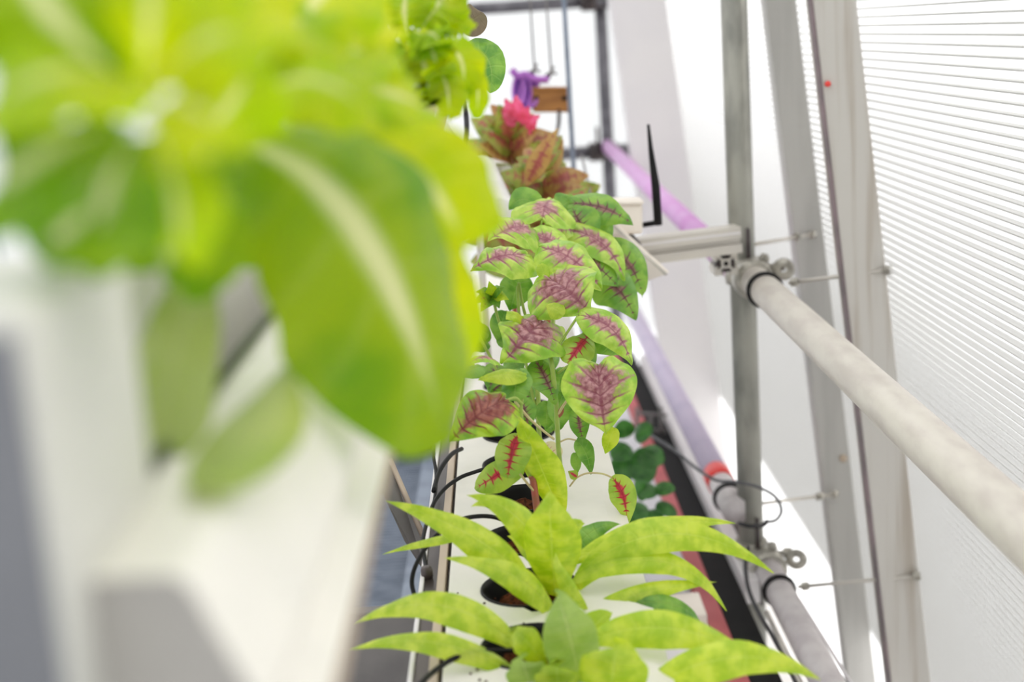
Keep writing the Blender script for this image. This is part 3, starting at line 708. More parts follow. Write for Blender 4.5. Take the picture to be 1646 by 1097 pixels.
tag(MB().box(P(640, 1060, 1.45), (.16, .02, .12)).obj('grey_panel', 'plate', bevel=.002), 'grey steel panel at the bottom between trough and mesh', 'panel')
cr1 = empty('storage_crate', P(665, 740, 2.5), 'dark slate crate behind the lettuce leaf tip', 'crate')
cc = PZ(668, 735, mz - .04); cc.z = mz + .024
MB().box(cc, (.13, .16, .045)).obj('tray', 'slate', cr1, bevel=.004)
MB().box(cc + V((0, -.05, .03)), (.14, .2, .012)).obj('rim', 'mesh', cr1, bevel=.003)
MB().box(cc + V((0, -.083, .0)), (.12, .006, .03)).obj('label_band', 'blackmat', cr1)
rp = MB().lathe(cc + V((-.02, .06, .036)), (0, 0, 1), [(.0001, 0), (.035, 0), (.045, .05), (.048, .05), (.048, .055), (.04, .055), (.035, .01), (.0001, .01)], 24).obj('plant_pot', 'red_dark', smooth=True)
tag(rp, 'dark red pot on the slate crate', 'pot')
tag(MB().box(P(712, 660, 2.3), (.03, .2, .09)).obj('cream_block', 'warm_white', bevel=.006), 'pale block behind the dark red amaranth leaf', 'block')
tag(MB().tube([P(770, 372, 2.3), V((P(770, 372, 2.3).x, 2.3, zt))], .006, 12).obj('short_peg', 'alu', smooth=True), 'short pale peg left of the upper amaranth leaves', 'peg')

# ================================================================== FAR CLUTTER
YH = 3.4
def hang(pxa, pya, pxb, pyb, r, lab, m='plate'):
    a = P(pxb, pyb, YH); b = P(pxa, pya, YH); b = a + (b - a) * 1.35
    s = MB().tube([a, b], r, 8).obj('hanging_wire', m, smooth=True); tag(s, lab, 'wire'); return s
w1 = hang(852, 0, 859, 112, .0022, 'left thin hanging wire above the purple cord bundle')
w2 = hang(878, 0, 886, 116, .0022, 'right thin hanging wire above the brown block')
for w_, (px, py) in ((w1, (859, 112)), (w2, (886, 116))):
    for d in ((-9, 5), (9, 3), (4, -9), (-3, 10)):
        MB().tube([P(px, py, YH), P(px + d[0], py + d[1], YH + .01)], .003, 6).obj('hook', 'plate', w_, smooth=True)
tag(MB().tube([V((P(918, 200, 3.3).x, 3.3, .9)), V((P(918, 200, 3.3).x, 3.3, 2.3))], .0055, 10).obj('steel_rod', 'mesh', smooth=True), 'thin blue grey vertical rod right of the brown block', 'rod')
tube_obj('thin_string', [(935, 250, 3.2), (942, 280, 3.0), (950, 318, 2.6), (958, 345, 2.5)], .0025, 'plate', 'thin slack string right of the red leaved plants', 'string')
pb2 = empty('cord_bundle', P(850, 165, YH), 'bundle of purple cord beside the brown block', 'cord')
for k in range(7):
    c = P(834 + k * 3.6, 150 - abs(k - 3) * 1.5, YH + .01 * (k % 3)); pts = []
    for a in range(17):
        an = a / 16 * 2 * math.pi; pts.append(c + V((.014 * math.cos(an), .03 * math.sin(an), .034 * math.sin(an) + .01 * math.cos(an))))
    MB().tube(pts, .0042, 7).obj('coil', 'purple' if k % 3 else 'mauve', pb2, smooth=True)
MB().tube(smoothpath([P(822, 112, YH), P(832, 122, YH), P(845, 120, YH), P(862, 128, YH), P(882, 128, YH)]), .0085, 8).obj('strap', 'mauve', pb2, smooth=True)
MB().box(P(848, 160, YH + .04), (.03, .03, .045)).obj('white_tag', 'plastic', pb2, bevel=.003)
bk = empty('wooden_block', P(886, 160, YH), 'brown wooden block with two dark holes hanging at the far end', 'block')
MB().box(P(886, 160, YH), (.088, .05, .058), Matrix.Rotation(.06, 3, 'Y')).obj('block', 'wood', bk, bevel=.004)
for px in (862, 907):
    c = P(px, 158, YH - .0265); MB().lathe(c, (0, 1, 0), [(.0001, 0), (.006, 0), (.006, .004)], 14).obj('hole', 'blackmat', bk)
MB().box(P(886, 142, YH - .02), (.09, .03, .006), Matrix.Rotation(.06, 3, 'Y')).obj('top_cap', 'wood', bk, bevel=.002)
tube_obj('black_cable', [(899, 178, 3.35), (897, 205, 3.2), (886, 240, 3.0), (866, 275, 2.8), (842, 305, 2.6), (820, 328, 2.5), (806, 345, 2.45)], .0046, 'cable', 'black cable curving down from the brown block through the red plants', 'cable')
tube_obj('black_cable', [(735, 110, 2.0), (741, 150, 2.1), (748, 175, 2.2), (750, 210, 2.2), (744, 240, 2.2), (738, 262, 2.2)], .0042, 'cable', 'black cable beside the frilly lettuce at the trough edge', 'cable')
wh = MB()
c0_, c1_ = P(770, 275, 2.5), P(800, 345, 2.35)
pts = [c0_ + (c1_ - c0_) * (k / 24) for k in range(25)]
wh.tube(pts, [.028 + (.004 if k % 2 else 0) for k in range(25)], 18)
tag(wh.obj('ribbed_hose', 'whitebag', smooth=True), 'short white ribbed hose left of the red leaved plants', 'hose')
tag(MB().box(P(793, 300, 2.7), (.05, .05, .10), Matrix.Rotation(.4, 3, 'Y')).obj('white_bracket', 'whitebag', bevel=.01), 'white bracket behind the ribbed hose', 'bracket')

# tall red leaved plants
def tall(cx_, Y, stems, seed, label, nleaf, ytop, spread, mats):
    base = PZ(cx_, 500, zt); base = V((P(cx_, 400, Y).x, Y, zt))
    pl = empty('red_leafed_plant', base, label, 'plant')
    rn = random.Random(seed); top = P(cx_, ytop, Y)
    MB().tube([base, base.lerp(top, .5) + V((.006, 0, 0)), top], [.006, .005, .003], 8).obj('stem', 'stem_red', pl, smooth=True)
    for k in range(nleaf):
        f = .45 + .55 * k / (nleaf - 1); b = base.lerp(top, f)
        an = k * 2.4 + rn.uniform(-.4, .4); Lh = rn.uniform(.7, 1.1) * spread * (1.15 - .75 * (f - .45) / .55)
        up = rn.uniform(-.15, .6) + (.5 if f > .9 else 0)
        d = V((math.cos(an), math.sin(an) * .7, up)).normalized(); tip = b + d * Lh
        nh = V((rn.uniform(-.4, .4), -.75, .6)); nh = (nh - d * nh.dot(d)).normalized()
        leafmesh((b, b.lerp(tip, .5) + nh * Lh * .12, tip), Lh * rn.uniform(.5, .7), nh, 'ovate', seed=k, nt=12, ns=8, cup=.2).obj('leaf', mats[k % len(mats)], pl, smooth=True)
    return pl, top
pl1, top1 = tall(820, 2.75, 1, 5, 'tall red and green leafed plant with a pink flower crest', 44, 200, .17, ['rd', 'rd2', 'rd'])
pl2, top2 = tall(872, 2.55, 1, 9, 'bronze leafed plant just behind the amaranth tops', 30, 255, .14, ['rd2', 'rd', 'rd'])
for k, (px, py, tx, ty, wd) in enumerate([(825, 195, 812, 158, 24), (832, 195, 830, 152, 26), (838, 200, 850, 170, 24), (845, 205, 868, 185, 22), (850, 205, 862, 205, 24), (828, 200, 806, 180, 20)]):
    leaf(pl1, (px, py, 2.72), (tx, ty, 2.7), wd, 'pink', 'ovate', name='petal', a=.8, ruf=.1, nt=12, ns=8, label='pink crested petal')
leaf(pl2, (845, 300, 2.5), (898, 205, 2.48), 34, 'rd2', 'lance', a=.8, nt=14, ns=8)
leaf(pl2, (905, 345, 2.4), (948, 300, 2.42), 34, 'rd', 'ovate', a=.6, nt=14, ns=8)
leaf(pl1, (835, 300, 2.6), (786, 305, 2.55), 40, 'rd', 'ovate', a=.6, nt=14, ns=8)

# ================================================================== AMARANTH
def stem(pl, pts, r, m='stem'):
    MB().tube(smoothpath([P(*q) if isinstance(q, tuple) else q for q in pts], 5), r, 9).obj('stem', m, pl, smooth=True)
b1_ = V((PZ(901, 760, zt).x, holes[4] - .005, zt - .012))
pA = empty('amaranth_plant', b1_, 'amaranth with the large heart shaped purple veined leaf on a thick green stem', 'plant', 'amaranth plants')
ya = b1_.y
stem(pA, [b1_, (899, 735, ya), (896, 690, ya), (893, 640, ya), (888, 595, ya), (884, 568, ya + .01)], .0030)
yw = ya - .06
leaf(pA, (961, 588, yw), (974, 698, yw - .035), 124, 'am', 'heart', mid=(966, 645, yw - .03), a=.75, cup=.3, pk=.05, nt=44, ns=24, pet=[(897, 600, ya), (920, 585, yw + .02), (945, 582, yw + .01)], petm='stem', label='heart shaped leaf with purple centre')
leaf(pA, (930, 507, ya + .02), (1015, 588, ya - .01), 66, 'am_top', 'ovate', mid=(984, 530, ya - .0), a=.6, roll=-10, cup=.35, pk=.04, nt=26, ns=16, pet=[(886, 575, ya + .01), (905, 545, ya + .02)], petm='stem')
leaf(pA, (912, 585, ya + .0), (952, 535, ya + .04), 55, 'am_flame', 'ovate', a=.7, cup=.3, nt=20, ns=12)
leaf(pA, (925, 545, ya + .03), (955, 595, ya + .03), 44, 'am_shade', 'ovate', a=.7, cup=.1, nt=16, ns=10)
leaf(pA, (945, 520, ya + .05), (1005, 570, ya + .05), 60, 'am_green', 'ovate', a=.8, roll=20, nt=16, ns=10)
leaf(pA, (860, 580, ya + .02), (893, 652, ya - .01), 50, 'am_shade', 'ovate', a=.7, roll=-15, cup=.2, nt=20, ns=12)
leaf(pA, (905, 630, ya + .04), (900, 692, ya + .03), 52, 'am_green', 'ovate', a=.7, roll=25, nt=16, ns=10)
leaf(pA, (880, 645, ya + .05), (878, 690, ya + .05), 40, 'am_green', 'ovate', a=.7, nt=14, ns=8)
leaf(pA, (928, 655, ya + .0), (938, 713, ya - .01), 34, 'am_shade', 'ovate', a=.7, roll=15, nt=16, ns=10)
leaf(pA, (988, 688, yw + .02), (973, 730, yw + .02), 28, 'gr', 'ovate', a=.7, nt=14, ns=8)
leaf(pA, (926, 708, ya - .01), (950, 764, ya - .03), 30, 'am_green', 'ovate', mid=(942, 730, ya - .02), a=.7, roll=20, nt=16, ns=10, pet=[(898, 712, ya), (912, 706, ya - .005)], petm='stem_pale', petr=.001)
leaf(pA, (924, 728, ya), (928, 762, ya), 18, 'am_green', 'ovate', a=.7, nt=12, ns=8)
leaf(pA, (928, 768, ya - .03), (913, 758, ya - .03), 16, 'am_flame', 'ovate', a=.8, nt=10, ns=8)
leaf(pA, (984, 768, ya - .05), (1008, 847, ya - .07), 46, 'am_flame', 'ovate', mid=(1002, 800, ya - .07), a=.75, roll=10, cup=.35, nt=24, ns=14, pet=[(916, 782, ya - .01), (928, 768, ya - .03), (945, 761, ya - .04), (968, 762, ya - .05)], petm='stem_pale', petr=.0011, label='hanging leaf with crimson midrib')
leaf(pA, (878, 712, ya + .03), (895, 755, ya + .01), 40, 'am_pale', 'ovate', a=.7, nt=14, ns=8, label='pale withered leaf')
leaf(pA, (899, 672, ya - .002), (906, 648, ya - .002), 9, 'stem_red', 'lance', a=.8, nt=10, ns=6, name='bract')
stem(pA, [(897, 668, ya), (904, 655, ya - .01), (913, 642, ya - .03), (930, 620, ya - .04)], .0016, 'stem_pale')

b2_ = V((PZ(862, 790, zt).x, holes[3] + .0, zt - .012)); yb_ = b2_.y
pB = empty('amaranth_plant', b2_, 'amaranth with the dark red blotched leaf and low flame veined leaves', 'plant', 'amaranth plants')
stem(pB, [b2_, (858, 780, yb_), (854, 765, yb_)], .0040, 'stem_red')
stem(pB, [(858, 785, yb_), (852, 745, yb_), (842, 700, yb_), (836, 660, yb_), (842, 620, yb_)], .0030)
leaf(pB, (812, 645, yb_ - .03), (723, 712, yb_ - .07), 96, 'am_red', 'heart', mid=(768, 668, yb_ - .07), a=.6, roll=-8, cup=.4, pk=.055, nt=44, ns=24, pet=[(840, 650, yb_ - .01), (828, 640, yb_ - .02)], label='dark red blotched leaf')
leaf(pB, (833, 697, yb_ - .01), (816, 770, yb_ - .03), 60, 'am_flame', 'round', a=.75, roll=12, cup=.2, nt=22, ns=14, label='flame veined leaf')
leaf(pB, (840, 738, yb_ + .01), (763, 786, yb_ + .0), 52, 'am_flame', 'round', mid=(800, 764, yb_ + .0), a=.7, cup=.3, nt=22, ns=14)
leaf(pB, (846, 605, yb_ + .0), (768, 612, yb_ + .0), 34, 'gr', 'ovate', a=.5, nt=18, ns=12, pk=.06, cup=.4)
leaf(pB, (828, 645, yb_ - .01), (836, 592, yb_ + .02), 52, 'am_green', 'round', a=.7, roll=-20, cup=.2, nt=18, ns=12)
leaf(pB, (803, 585, yb_ + .05), (750, 590, yb_ + .03), 30, 'am_top', 'ovate', mid=(776, 574, yb_ + .04), a=.25, nt=16, ns=10, cup=.3)
leaf(pB, (778, 590, yb_ + .02), (734, 610, yb_ + .0), 32, 'am_green', 'ovate', a=.45, nt=16, ns=10, pk=.08, cup=.5)
leaf(pB, (775, 605, yb_ + .02), (740, 585, yb_ + .02), 22, 'gr', 'ovate', a=.45, nt=16, ns=10, pk=.05)
leaf(pB, (838, 640, yb_ + .04), (850, 690, yb_ + .04), 40, 'am_shade', 'ovate', a=.7, nt=14, ns=8)
stem(pB, [(828, 646, yb_ - .01), (850, 672, yb_ + .02), (872, 692, yb_ + .06), (890, 706, yb_ + .09)], .0015, 'stem_pale')
stem(pB, [(836, 762, yb_ - .01), (848, 778, yb_ - .01), (860, 792, yb_)], .0014, 'stem_pale')

GW, GA = 1.2, .16
b3_ = V((PZ(868, 716, zt).x, holes[5], zt - .012)); yc = b3_.y
pC = empty('amaranth_plant', b3_, 'middle amaranth with broad purple centred leaves above the flame veined ones', 'plant', 'amaranth plants')
stem(pC, [b3_, (866, 690, yc), (865, 640, yc), (860, 600, yc), (855, 560, yc), (862, 500, yc), (872, 440, yc)], .0032)
stem(pC, [(862, 660, yc), (850, 610, yc), (842, 560, yc), (834, 500, yc - .01), (832, 460, yc)], .0020)
leaf(pC, (872, 518, yc - .10), (806, 586, yc - .16), 104, 'am', 'heart', mid=(846, 542, yc - .145), a=.45, roll=0, cup=.35, pk=.05, nt=44, ns=24, pet=[(880, 545, yc - .06), (880, 525, yc - .09)], petm='stem_red')
leaf(pC, (882, 447, yc - .06), (950, 506, yc - .12), 110, 'am', 'heart', mid=(914, 470, yc - .11), a=.5, roll=4, cup=.35, pk=.05, nt=44, ns=24, pet=[(868, 470, yc - .02), (876, 448, yc - .04)], petm='stem')
leaf(pC, (838, 508, yc - .1), (813, 514, yc - .13), 28, 'gr', 'ovate', a=.5, cup=.4, nt=14, ns=10)
leaf(pC, (906, 507, yc - .13), (878, 490, yc - .12), 26, 'gr', 'ovate', a=.5, cup=.4, nt=14, ns=10)
leaf(pC, (866, 398, yc + .0), (968, 468, yc - .04), 74, 'am_top', 'ovate', mid=(920, 418, yc - .03), a=.5, roll=-14, cup=.35, pk=.05, nt=28, ns=16)
leaf(pC, (848, 412, yc - .02), (756, 436, yc - .07), 66, 'am_top', 'heart', mid=(804, 412, yc - .06), a=.4, roll=0, cup=.5, pk=.055, nt=28, ns=18, pet=[(866, 430, yc), (858, 418, yc - .01)])
leaf(pC, (868, 425, yc - .04), (882, 458, yc - .05), 18, 'gr', 'ovate', a=.7, nt=12, ns=8)
leaf(pC, (838, 440, yc + .05), (820, 500, yc + .05), 46, 'am_green', 'ovate', a=.7, nt=16, ns=10)
leaf(pC, (812, 500, yc + .03), (800, 550, yc + .03), 34, 'am_green', 'ovate', a=.7, nt=16, ns=10)
for k, (tx, ty, mt_) in enumerate([(764, 470, 'am_green'), (812, 462, 'am_green'), (803, 496, 'am_green'), (772, 502, 'am_shade'), (786, 452, 'gr'), (760, 488, 'am_shade'), (818, 482, 'gr')]):
    leaf(pC, (791, 476, yc - .0), (tx, ty, yc - .03), 18, mt_, 'lance', a=.6, nt=12, ns=8)
stem(pC, [(850, 610, yc + .02), (822, 555, yc + .02), (803, 520, yc), (792, 478, yc)], .0020)
stem(pC, [(800, 600, yc), (786, 570, yc), (772, 545, yc), (765, 530, yc)], .0020)
stem(pC, [(848, 520, yc), (840, 490, yc), (834, 455, yc)], .0020)
leaf(pC, (775, 520, yc + .04), (755, 560, yc + .04), 40, 'am_green', 'ovate', a=.7, nt=14, ns=8)

b4_ = V((PZ(885, 665, zt).x, holes[6], zt - .012)); yd = b4_.y
pD = empty('amaranth_plant', b4_, 'rear amaranth whose topmost leaves spread below the red leafed plants', 'plant', 'amaranth plants')
stem(pD, [b4_, (884, 600, yd), (890, 500, yd), (895, 420, yd), (890, 370, yd), (882, 345, yd)], .0032)
leaf(pD, (871, 354, yd - .02), (888, 322, yd + .06), 88, 'am_top', 'heart', mid=(878, 330, yd + .01), a=.5, cup=.3, pk=.04, nt=28, ns=18, pet=[(868, 374, yd - .02)])
leaf(pD, (866, 335, yd + .04), (818, 338, yd + .04), 40, 'am_green', 'ovate', mid=(840, 320, yd + .04), a=.5, nt=16, ns=10)
leaf(pD, (856, 372, yd - .05), (784, 388, yd - .12), 86, 'am_top', 'heart', mid=(824, 366, yd - .08), a=.4, roll=0, cup=.3, pk=.05, nt=28, ns=18, pet=[(880, 395, yd), (868, 380, yd - .03)])
leaf(pD, (852, 376, yd - .05), (920, 414, yd - .08), 50, 'am_top', 'ovate', mid=(888, 388, yd - .06), a=.5, roll=-14, cup=.2, pk=.04, nt=24, ns=14)
leaf(pD, (880, 378, yd - .0), (932, 382, yd + .02), 40, 'am_top', 'ovate', mid=(906, 366, yd + .01), a=.35, cup=.3, nt=20, ns=12)
leaf(pD, (905, 370, yd + .02), (1004, 452, yd - .02), 52, 'am_top', 'ovate', mid=(968, 392, yd), a=.45, roll=-14, cup=.3, pk=.055, nt=28, ns=16)
leaf(pD, (915, 328, yd + .08), (1018, 362, yd + .05), 52, 'am_shade', 'ovate', mid=(968, 334, yd + .06), a=.45, cup=.4, nt=24, ns=14)
leaf(pD, (920, 335, yd + .04), (950, 400, yd + .03), 60, 'am_shade', 'ovate', a=.7, cup=.2, nt=18, ns=12)
leaf(pD, (950, 360, yd + .08), (984, 395, yd + .08), 44, 'am_green', 'ovate', a=.6, nt=16, ns=10)
leaf(pD, (965, 400, yd + .06), (1033, 478, yd + .04), 60, 'am_shade', 'ovate', mid=(1010, 425, yd + .05), a=.6, roll=-10, cup=.3, nt=20, ns=12)
leaf(pD, (945, 440, yd + .03), (1022, 516, yd + .0), 62, 'am_shade', 'ovate', mid=(992, 465, yd + .01), a=.6, roll=-10, cup=.3, nt=22, ns=12)
leaf(pD, (930, 412, yd - .0), (994, 462, yd - .02), 46, 'am_shade', 'ovate', a=.5, roll=-10, nt=18, ns=12)
leaf(pD, (900, 335, yd + .08), (925, 318, yd + .1), 40, 'am_green', 'ovate', a=.6, nt=14, ns=10)

# ================================================================== GREEN LANCE-LEAFED PLANTS
GW, GA = 1.1, .15
rn = random.Random(11)
for k, (px, py, dx_, dy_, wd) in enumerate([(775, 520, -24, 34, 40), (800, 585, -14, 44, 40), (826, 560, 10, 44, 44), (850, 545, -16, 44, 44), (812, 530, 16, 40, 38), (905, 590, 12, 52, 46),
        (870, 650, 16, 42, 40), (915, 640, 20, 46, 40), (780, 545, -30, 22, 36), (900, 655, -20, 44, 38), (835, 610, 14, 46, 44), (925, 560, 22, 34, 44), (870, 560, 18, 40, 44), (812, 610, -26, 32, 36)]):
    yy = yc + .04 + .02 * (k % 2)
    leaf(pC if k % 2 else pB, (px, py, yy), (px + dx_, py + dy_, yy - .03), wd, ['am_green', 'am_shade', 'am_green'][k % 3], 'ovate', a=.65, roll=rn.uniform(-25, 25), nt=14, ns=10)
GW, GA = .95, .14
h1 = holes[2]
def gbase(px, i): return V((P(px, 950, holes[i]).x, holes[i], zt - .012))
bg1 = gbase(884, 2); yg = bg1.y
g1 = empty('green_leafed_plant', bg1, 'bright green plant with long pointed leaves growing from the open coir cup', 'plant', 'long leafed green plants')
stem(g1, [bg1, (886, 940, yg), (888, 905, yg - .005), (888, 870, yg - .005)], [.0045] * 16)
G = lambda b, t, w_, mid=None, m='gr', k='lance', p=g1, **kw: leaf(p, b, t, w_, m, k, mid=mid, **{**dict(nt=26, ns=12, pk=.018, nv=10, cup=.3), **kw})
G((905, 838, yg + .16), (829, 664, yg + .12), 66, (868, 748, yg + .13), a=.75, roll=-25, k='lance', m='gr', pk=.05)
G((862, 955, yg - .02), (619, 805, yg - .02), 62, (768, 868, yg - .05), a=.5, pk=.03)
G((760, 862, yg - .01), (614, 892, yg + .02), 16, (690, 872, yg), a=.6)
G((885, 930, yg), (750, 796, yg - .02), 56, (838, 838, yg - .03), a=.6, roll=10)
G((815, 818, yg - .01), (757, 815, yg - .01), 18, (785, 808, yg - .02), a=.7, nt=12)
G((893, 965, yg), (884, 790, yg - .06), 100, (886, 868, yg - .06), a=.8, roll=-6, cup=.35, pk=.02)
G((893, 1000, yg - .04), (714, 897, yg - .06), 52, (832, 930, yg - .09), a=.55)
G((948, 985, yg - .06), (893, 888, yg - .08), 26, (908, 935, yg - .09), a=.7, m='gr')
G((905, 915, yg + .01), (1182, 842, yg + .03), 48, (1040, 850, yg + .0), a=.55, roll=-8)
G((912, 912, yg + .04), (998, 843, yg + .06), 40, (945, 860, yg + .05), a=.5, m='am_green')
G((925, 925, yg - .02), (1244, 922, yg - .02), 62, (1080, 858, yg - .03), a=.6)
G((905, 945, yg - .02), (1168, 983, yg - .03), 44, (1060, 902, yg - .04), a=.55)
G((920, 960, yg - .01), (1035, 908, yg - .0), 42, (965, 905, yg - .02), a=.6)
G((935, 990, yg - .04), (1152, 936, yg - .03), 36, (1040, 952, yg - .05), a=.6)
G((940, 1000, yg - .03), (1132, 1012, yg - .04), 40, (1060, 968, yg - .06), a=.45, m='am_green')
G((930, 1008, yg - .06), (1085, 991, yg - .05), 24, (1010, 988, yg - .07), a=.6)
G((872, 925, yg), (815, 862, yg + .03), 26, (845, 880, yg + .02), a=.7)
G((882, 880, yg - .01), (940, 842, yg), 40, (915, 850, yg - .01), a=.7)
bg2 = gbase(890, 1); yh_ = bg2.y
g2 = empty('green_leafed_plant', bg2, 'pale green plant with broad blurred leaves at the bottom edge', 'plant', 'long leafed green plants')
stem(g2, [bg2, (905, 1060, yh_), (915, 1010, yh_)], [.0045] * 11)
kw2 = dict(p=g2)
G((850, 1060, yh_ + .0), (570, 1004, yh_ + .03), 62, (715, 975, yh_ - .01), a=.5, p=g2)
G((850, 1100, yh_ - .03), (562, 1046, yh_ + .0), 46, (705, 1035, yh_ - .04), a=.5, p=g2)
G((880, 1075, yh_ - .02), (818, 1010, yh_ - .03), 52, (845, 1030, yh_ - .05), a=.7, p=g2)
G((935, 1115, yh_ - .03), (893, 948, yh_ - .04), 96, (915, 1020, yh_ - .08), a=.8, m='gr_pale', k='ovate', p=g2)
G((975, 1150, yh_ - .06), (990, 1034, yh_ - .09), 118, (985, 1085, yh_ - .1), a=.8, k='round', p=g2)
G((860, 1120, yh_ - .05), (838, 1052, yh_ - .06), 70, (845, 1080, yh_ - .08), a=.8, k='ovate', m='gr_pale', p=g2)
G((925, 1040, yh_ + .0), (1225, 1072, yh_ - .02), 70, (1075, 1010, yh_ - .04), a=.55, p=g2)
G((1010, 1020, yh_ + .02), (1222, 1072, yh_ + .02), 40, (1125, 1026, yh_ + .02), a=.5, p=g2)
G((1010, 1130, yh_ - .05), (1318, 1094, yh_ - .07), 72, (1170, 1058, yh_ - .09), a=.55, p=g2)
G((985, 1050, yh_), (1060, 1062, yh_ - .02), 34, (1025, 1040, yh_), a=.6, p=g2)
G((900, 1130, yh_ - .06), (895, 1060, yh_ - .07), 80, (896, 1090, yh_ - .09), a=.8, k='ovate', p=g2)
G((950, 1030, yh_ + .02), (985, 985, yh_ + .03), 50, (962, 1000, yh_ + .02), a=.7, p=g2)

# ================================================================== LETTUCE
GW, GA = 1.0, 0.0
def LT(p, b, t, w_, mid=None, m='let', ruf=.06, rk=3, **kw):
    return leaf(p, b, t, w_, m, 'lettuce', mid=mid, **{**dict(nt=40, ns=26, a=.6, cup=.15, pk=.01, ruf=ruf, rk=rk), **kw})
zu = p2.z
l1b = P(330, 300, .62); l1b = V((p1.x + .02, .82, zu))
l1 = empty('lettuce', l1b, 'large blurred lettuce whose broad leaf hangs over the near trough', 'lettuce', 'lettuces in the near trough')
MB().tube([l1b, l1b.lerp(P(440, 230, .72), .6), P(400, 215, .70)], [.007, .008, .009], 10).obj('stalk', 'stem_pale', l1, smooth=True)
LT(l1, (320, 235, .62), (715, 690, .66), 400, (560, 345, .60), m='let_deep', a=.6, roll=-6, ruf=.05, rk=2, cup=.35, label='broad hanging leaf')
LT(l1, (470, 200, .72), (748, 400, .70), 230, (650, 265, .70), a=.6, ruf=.05)
LT(l1, (560, 250, .78), (705, 640, .76), 170, (668, 420, .75), a=.7, ruf=.05)
LT(l1, (345, 330, .66), (240, 750, .50), 140, (286, 560, .56), m='let_reflect', a=.7, ruf=.04)  # leaf shape standing in for the green tint on the white panel
_q = [PZ(px, py, p2.z + .006) for px, py in ((462, 590), (424, 675), (345, 790))]
leafmesh(_q, .036, V((0, 0, 1)), 'lettuce', cup=.05, ruf=.01, rk=2, nt=24, ns=16, seed=4).obj('leaf', 'let_reflect', l1, smooth=True, label='leaf shape painted as green reflection on the trough')  # leaf shape added as the green reflection on the trough top
hs_ = MB().tube([V((p1.x + .002, .452, p1.z + .0026)), V((p1.x + .002, 1.1, p1.z + .0026))], .0025, 10).obj('shadow_line', 'hose', smooth=True); tag(hs_, 'dark tube painted as the shadow gap along the near trough', 'hose')  # tube stands in for the shadow gap along the trough's left ridge
LT(l1, (350, 250, .66), (430, 420, .66), 200, (400, 320, .64), m='let_deep', a=.7, ruf=.06)
LT(l1, (330, 200, .64), (170, 430, .56), 220, (230, 290, .58), m='let_deep', a=.6, ruf=.06)
LT(l1, (400, 150, .68), (500, 20, .72), 200, (450, 60, .68), a=.6, ruf=.09)
LT(l1, (450, 150, .74), (600, 20, .86), 170, (540, 50, .8), a=.6, ruf=.09)
LT(l1, (420, 190, .70), (705, 200, .76), 220, (580, 140, .72), a=.6, ruf=.07)
LT(l1, (380, 160, .66), (625, 95, .78), 170, (510, 80, .70), a=.55, ruf=.08)
LT(l1, (360, 200, .60), (600, 190, .56), 150, (480, 130, .56), a=.5, ruf=.09)
LT(l1, (330, 230, .58), (265, 455, .54), 230, (290, 330, .53), a=.6, ruf=.05, m='let_deep')
LT(l1, (310, 180, .6), (400, -40, .66), 220, (350, 50, .6), a=.7, ruf=.08)
LT(l1, (420, 120, .7), (560, -60, .8), 200, (500, 10, .74), a=.7, ruf=.08)
LT(l1, (430, 240, .66), (560, 300, .62), 120, (500, 240, .62), a=.5, ruf=.09)
l2b = V((p1.x - .008, .45, zu - .0))
l2 = empty('lettuce', l2b, 'nearest lettuce, wholly out of focus in the upper left corner', 'lettuce', 'lettuces in the near trough')
MB().tube([l2b, l2b + V((0, 0, .03))], [.008, .010], 10).obj('stalk', 'stem_pale', l2, smooth=True)
LT(l2, (230, 150, .46), (-40, 190, .40), 240, (100, 110, .41), a=.45, ruf=.05)
LT(l2, (200, 200, .45), (-30, 330, .40), 230, (80, 240, .40), m='let_deep', a=.6, ruf=.05)
LT(l2, (220, 220, .45), (150, 400, .41), 220, (170, 300, .40), m='let_deep', a=.6, ruf=.05)
LT(l2, (200, 130, .46), (30, -60, .44), 260, (90, 30, .43), m='let_deep', a=.75, ruf=.06)
LT(l2, (230, 130, .47), (240, -60, .46), 220, (240, 40, .45), a=.75, ruf=.06)
LT(l2, (230, 150, .46), (400, 60, .44), 200, (320, 70, .43), a=.6, ruf=.06)
LT(l2, (240, 190, .46), (380, 240, .43), 180, (310, 170, .42), a=.5, ruf=.06)
LT(l2, (250, 210, .46), (290, 420, .44), 150, (280, 300, .42), a=.6, ruf=.05)
LT(l2, (240, 170, .5), (150, 40, .47), 200, (190, 120, .47), a=.7, ruf=.06)
LT(l2, (330, 210, .56), (400, 110, .54), 180, (370, 170, .54), a=.7, ruf=.06)
LT(l2, (210, 260, .47), (60, 420, .43), 200, (130, 340, .44), m='let_deep', a=.6, ruf=.06)
LT(l2, (230, 90, .5), (330, -80, .52), 200, (290, 0, .5), a=.7, ruf=.07)
l3b = V((fe.x - .035, 1.22, fe.z + .02))
l3 = empty('lettuce', l3b, 'frilly lettuce in focus at the top centre beyond the blurred ones', 'lettuce', 'lettuces in the near trough')
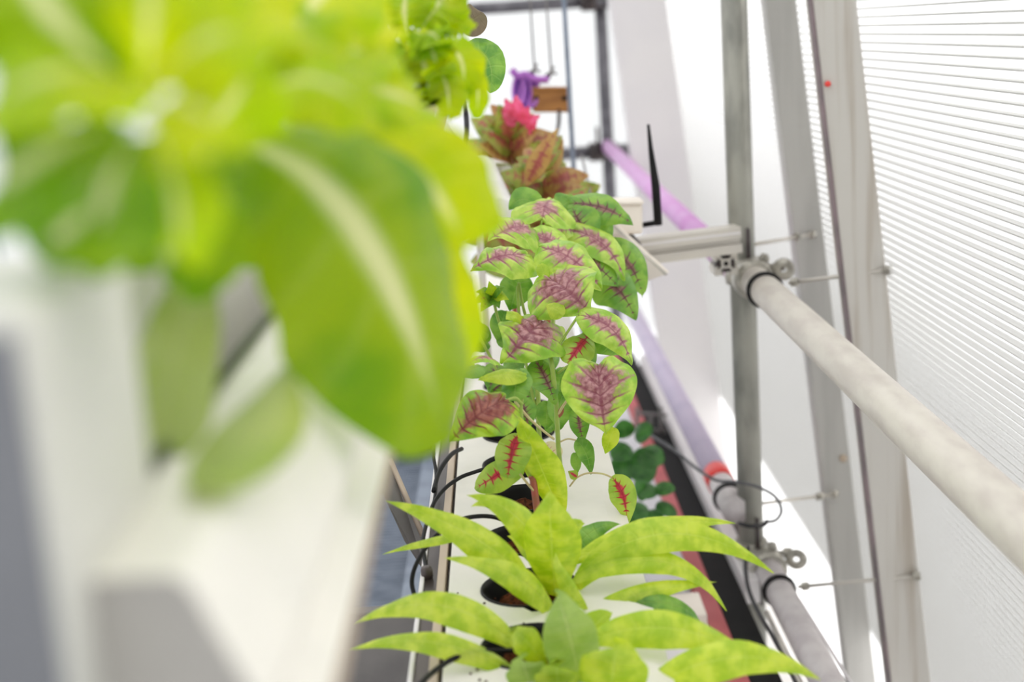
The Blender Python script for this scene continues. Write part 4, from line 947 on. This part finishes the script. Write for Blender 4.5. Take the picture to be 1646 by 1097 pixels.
MB().tube([l3b, P(690, 160, 1.22)], [.007, .009], 10).obj('stalk', 'stem_pale', l3, smooth=True)
LT(l3, (690, 80, 1.2), (745, 150, 1.16), 72, (735, 85, 1.16), ruf=.07, rk=4, a=.6)
LT(l3, (735, 110, 1.18), (764, 190, 1.16), 36, (765, 130, 1.16), ruf=.08, rk=4, a=.6)
LT(l3, (680, 70, 1.2), (748, 30, 1.22), 76, (715, 30, 1.2), ruf=.13, rk=7, a=.6)
LT(l3, (670, 80, 1.18), (712, 85, 1.12), 70, (690, 55, 1.12), ruf=.16, rk=7, a=.6)
LT(l3, (660, 70, 1.2), (655, -10, 1.22), 90, (650, 20, 1.18), ruf=.15, rk=7, a=.7)
LT(l3, (670, 60, 1.2), (720, -20, 1.24), 90, (700, 15, 1.2), ruf=.15, rk=7, a=.7)
LT(l3, (650, 90, 1.18), (600, 60, 1.12), 90, (620, 60, 1.14), ruf=.15, rk=7, a=.6)
LT(l3, (690, 110, 1.18), (722, 190, 1.14), 60, (715, 130, 1.14), ruf=.08, rk=4, a=.6)
LT(l3, (650, 70, 1.2), (690, 160, 1.16), 90, (680, 100, 1.14), ruf=.12, rk=6, a=.6)
LT(l3, (620, 80, 1.2), (650, 160, 1.16), 100, (640, 105, 1.14), ruf=.12, rk=6, a=.6)
LT(l3, (660, 50, 1.2), (700, 120, 1.12), 70, (690, 70, 1.12), ruf=.14, rk=7, a=.6)
l4b = V((fe.x - .03, 1.75, fe.z + .02))
l4 = empty('lettuce', l4b, 'darker lettuce peeking out right of the frilly one', 'lettuce', 'lettuces in the near trough')
MB().tube([l4b, P(735, 90, 1.75)], [.006, .008], 10).obj('stalk', 'stem_pale', l4, smooth=True)
leaf(l4, (745, 75, 1.75), (788, 150, 1.72), 56, 'am_green', 'round', mid=(784, 95, 1.73), a=.6, nt=18, ns=12)
leaf(l4, (740, 40, 1.75), (776, 20, 1.74), 54, 'bronze', 'round', mid=(762, 30, 1.74), a=.75, nt=18, ns=12, label='purple brown leaf')
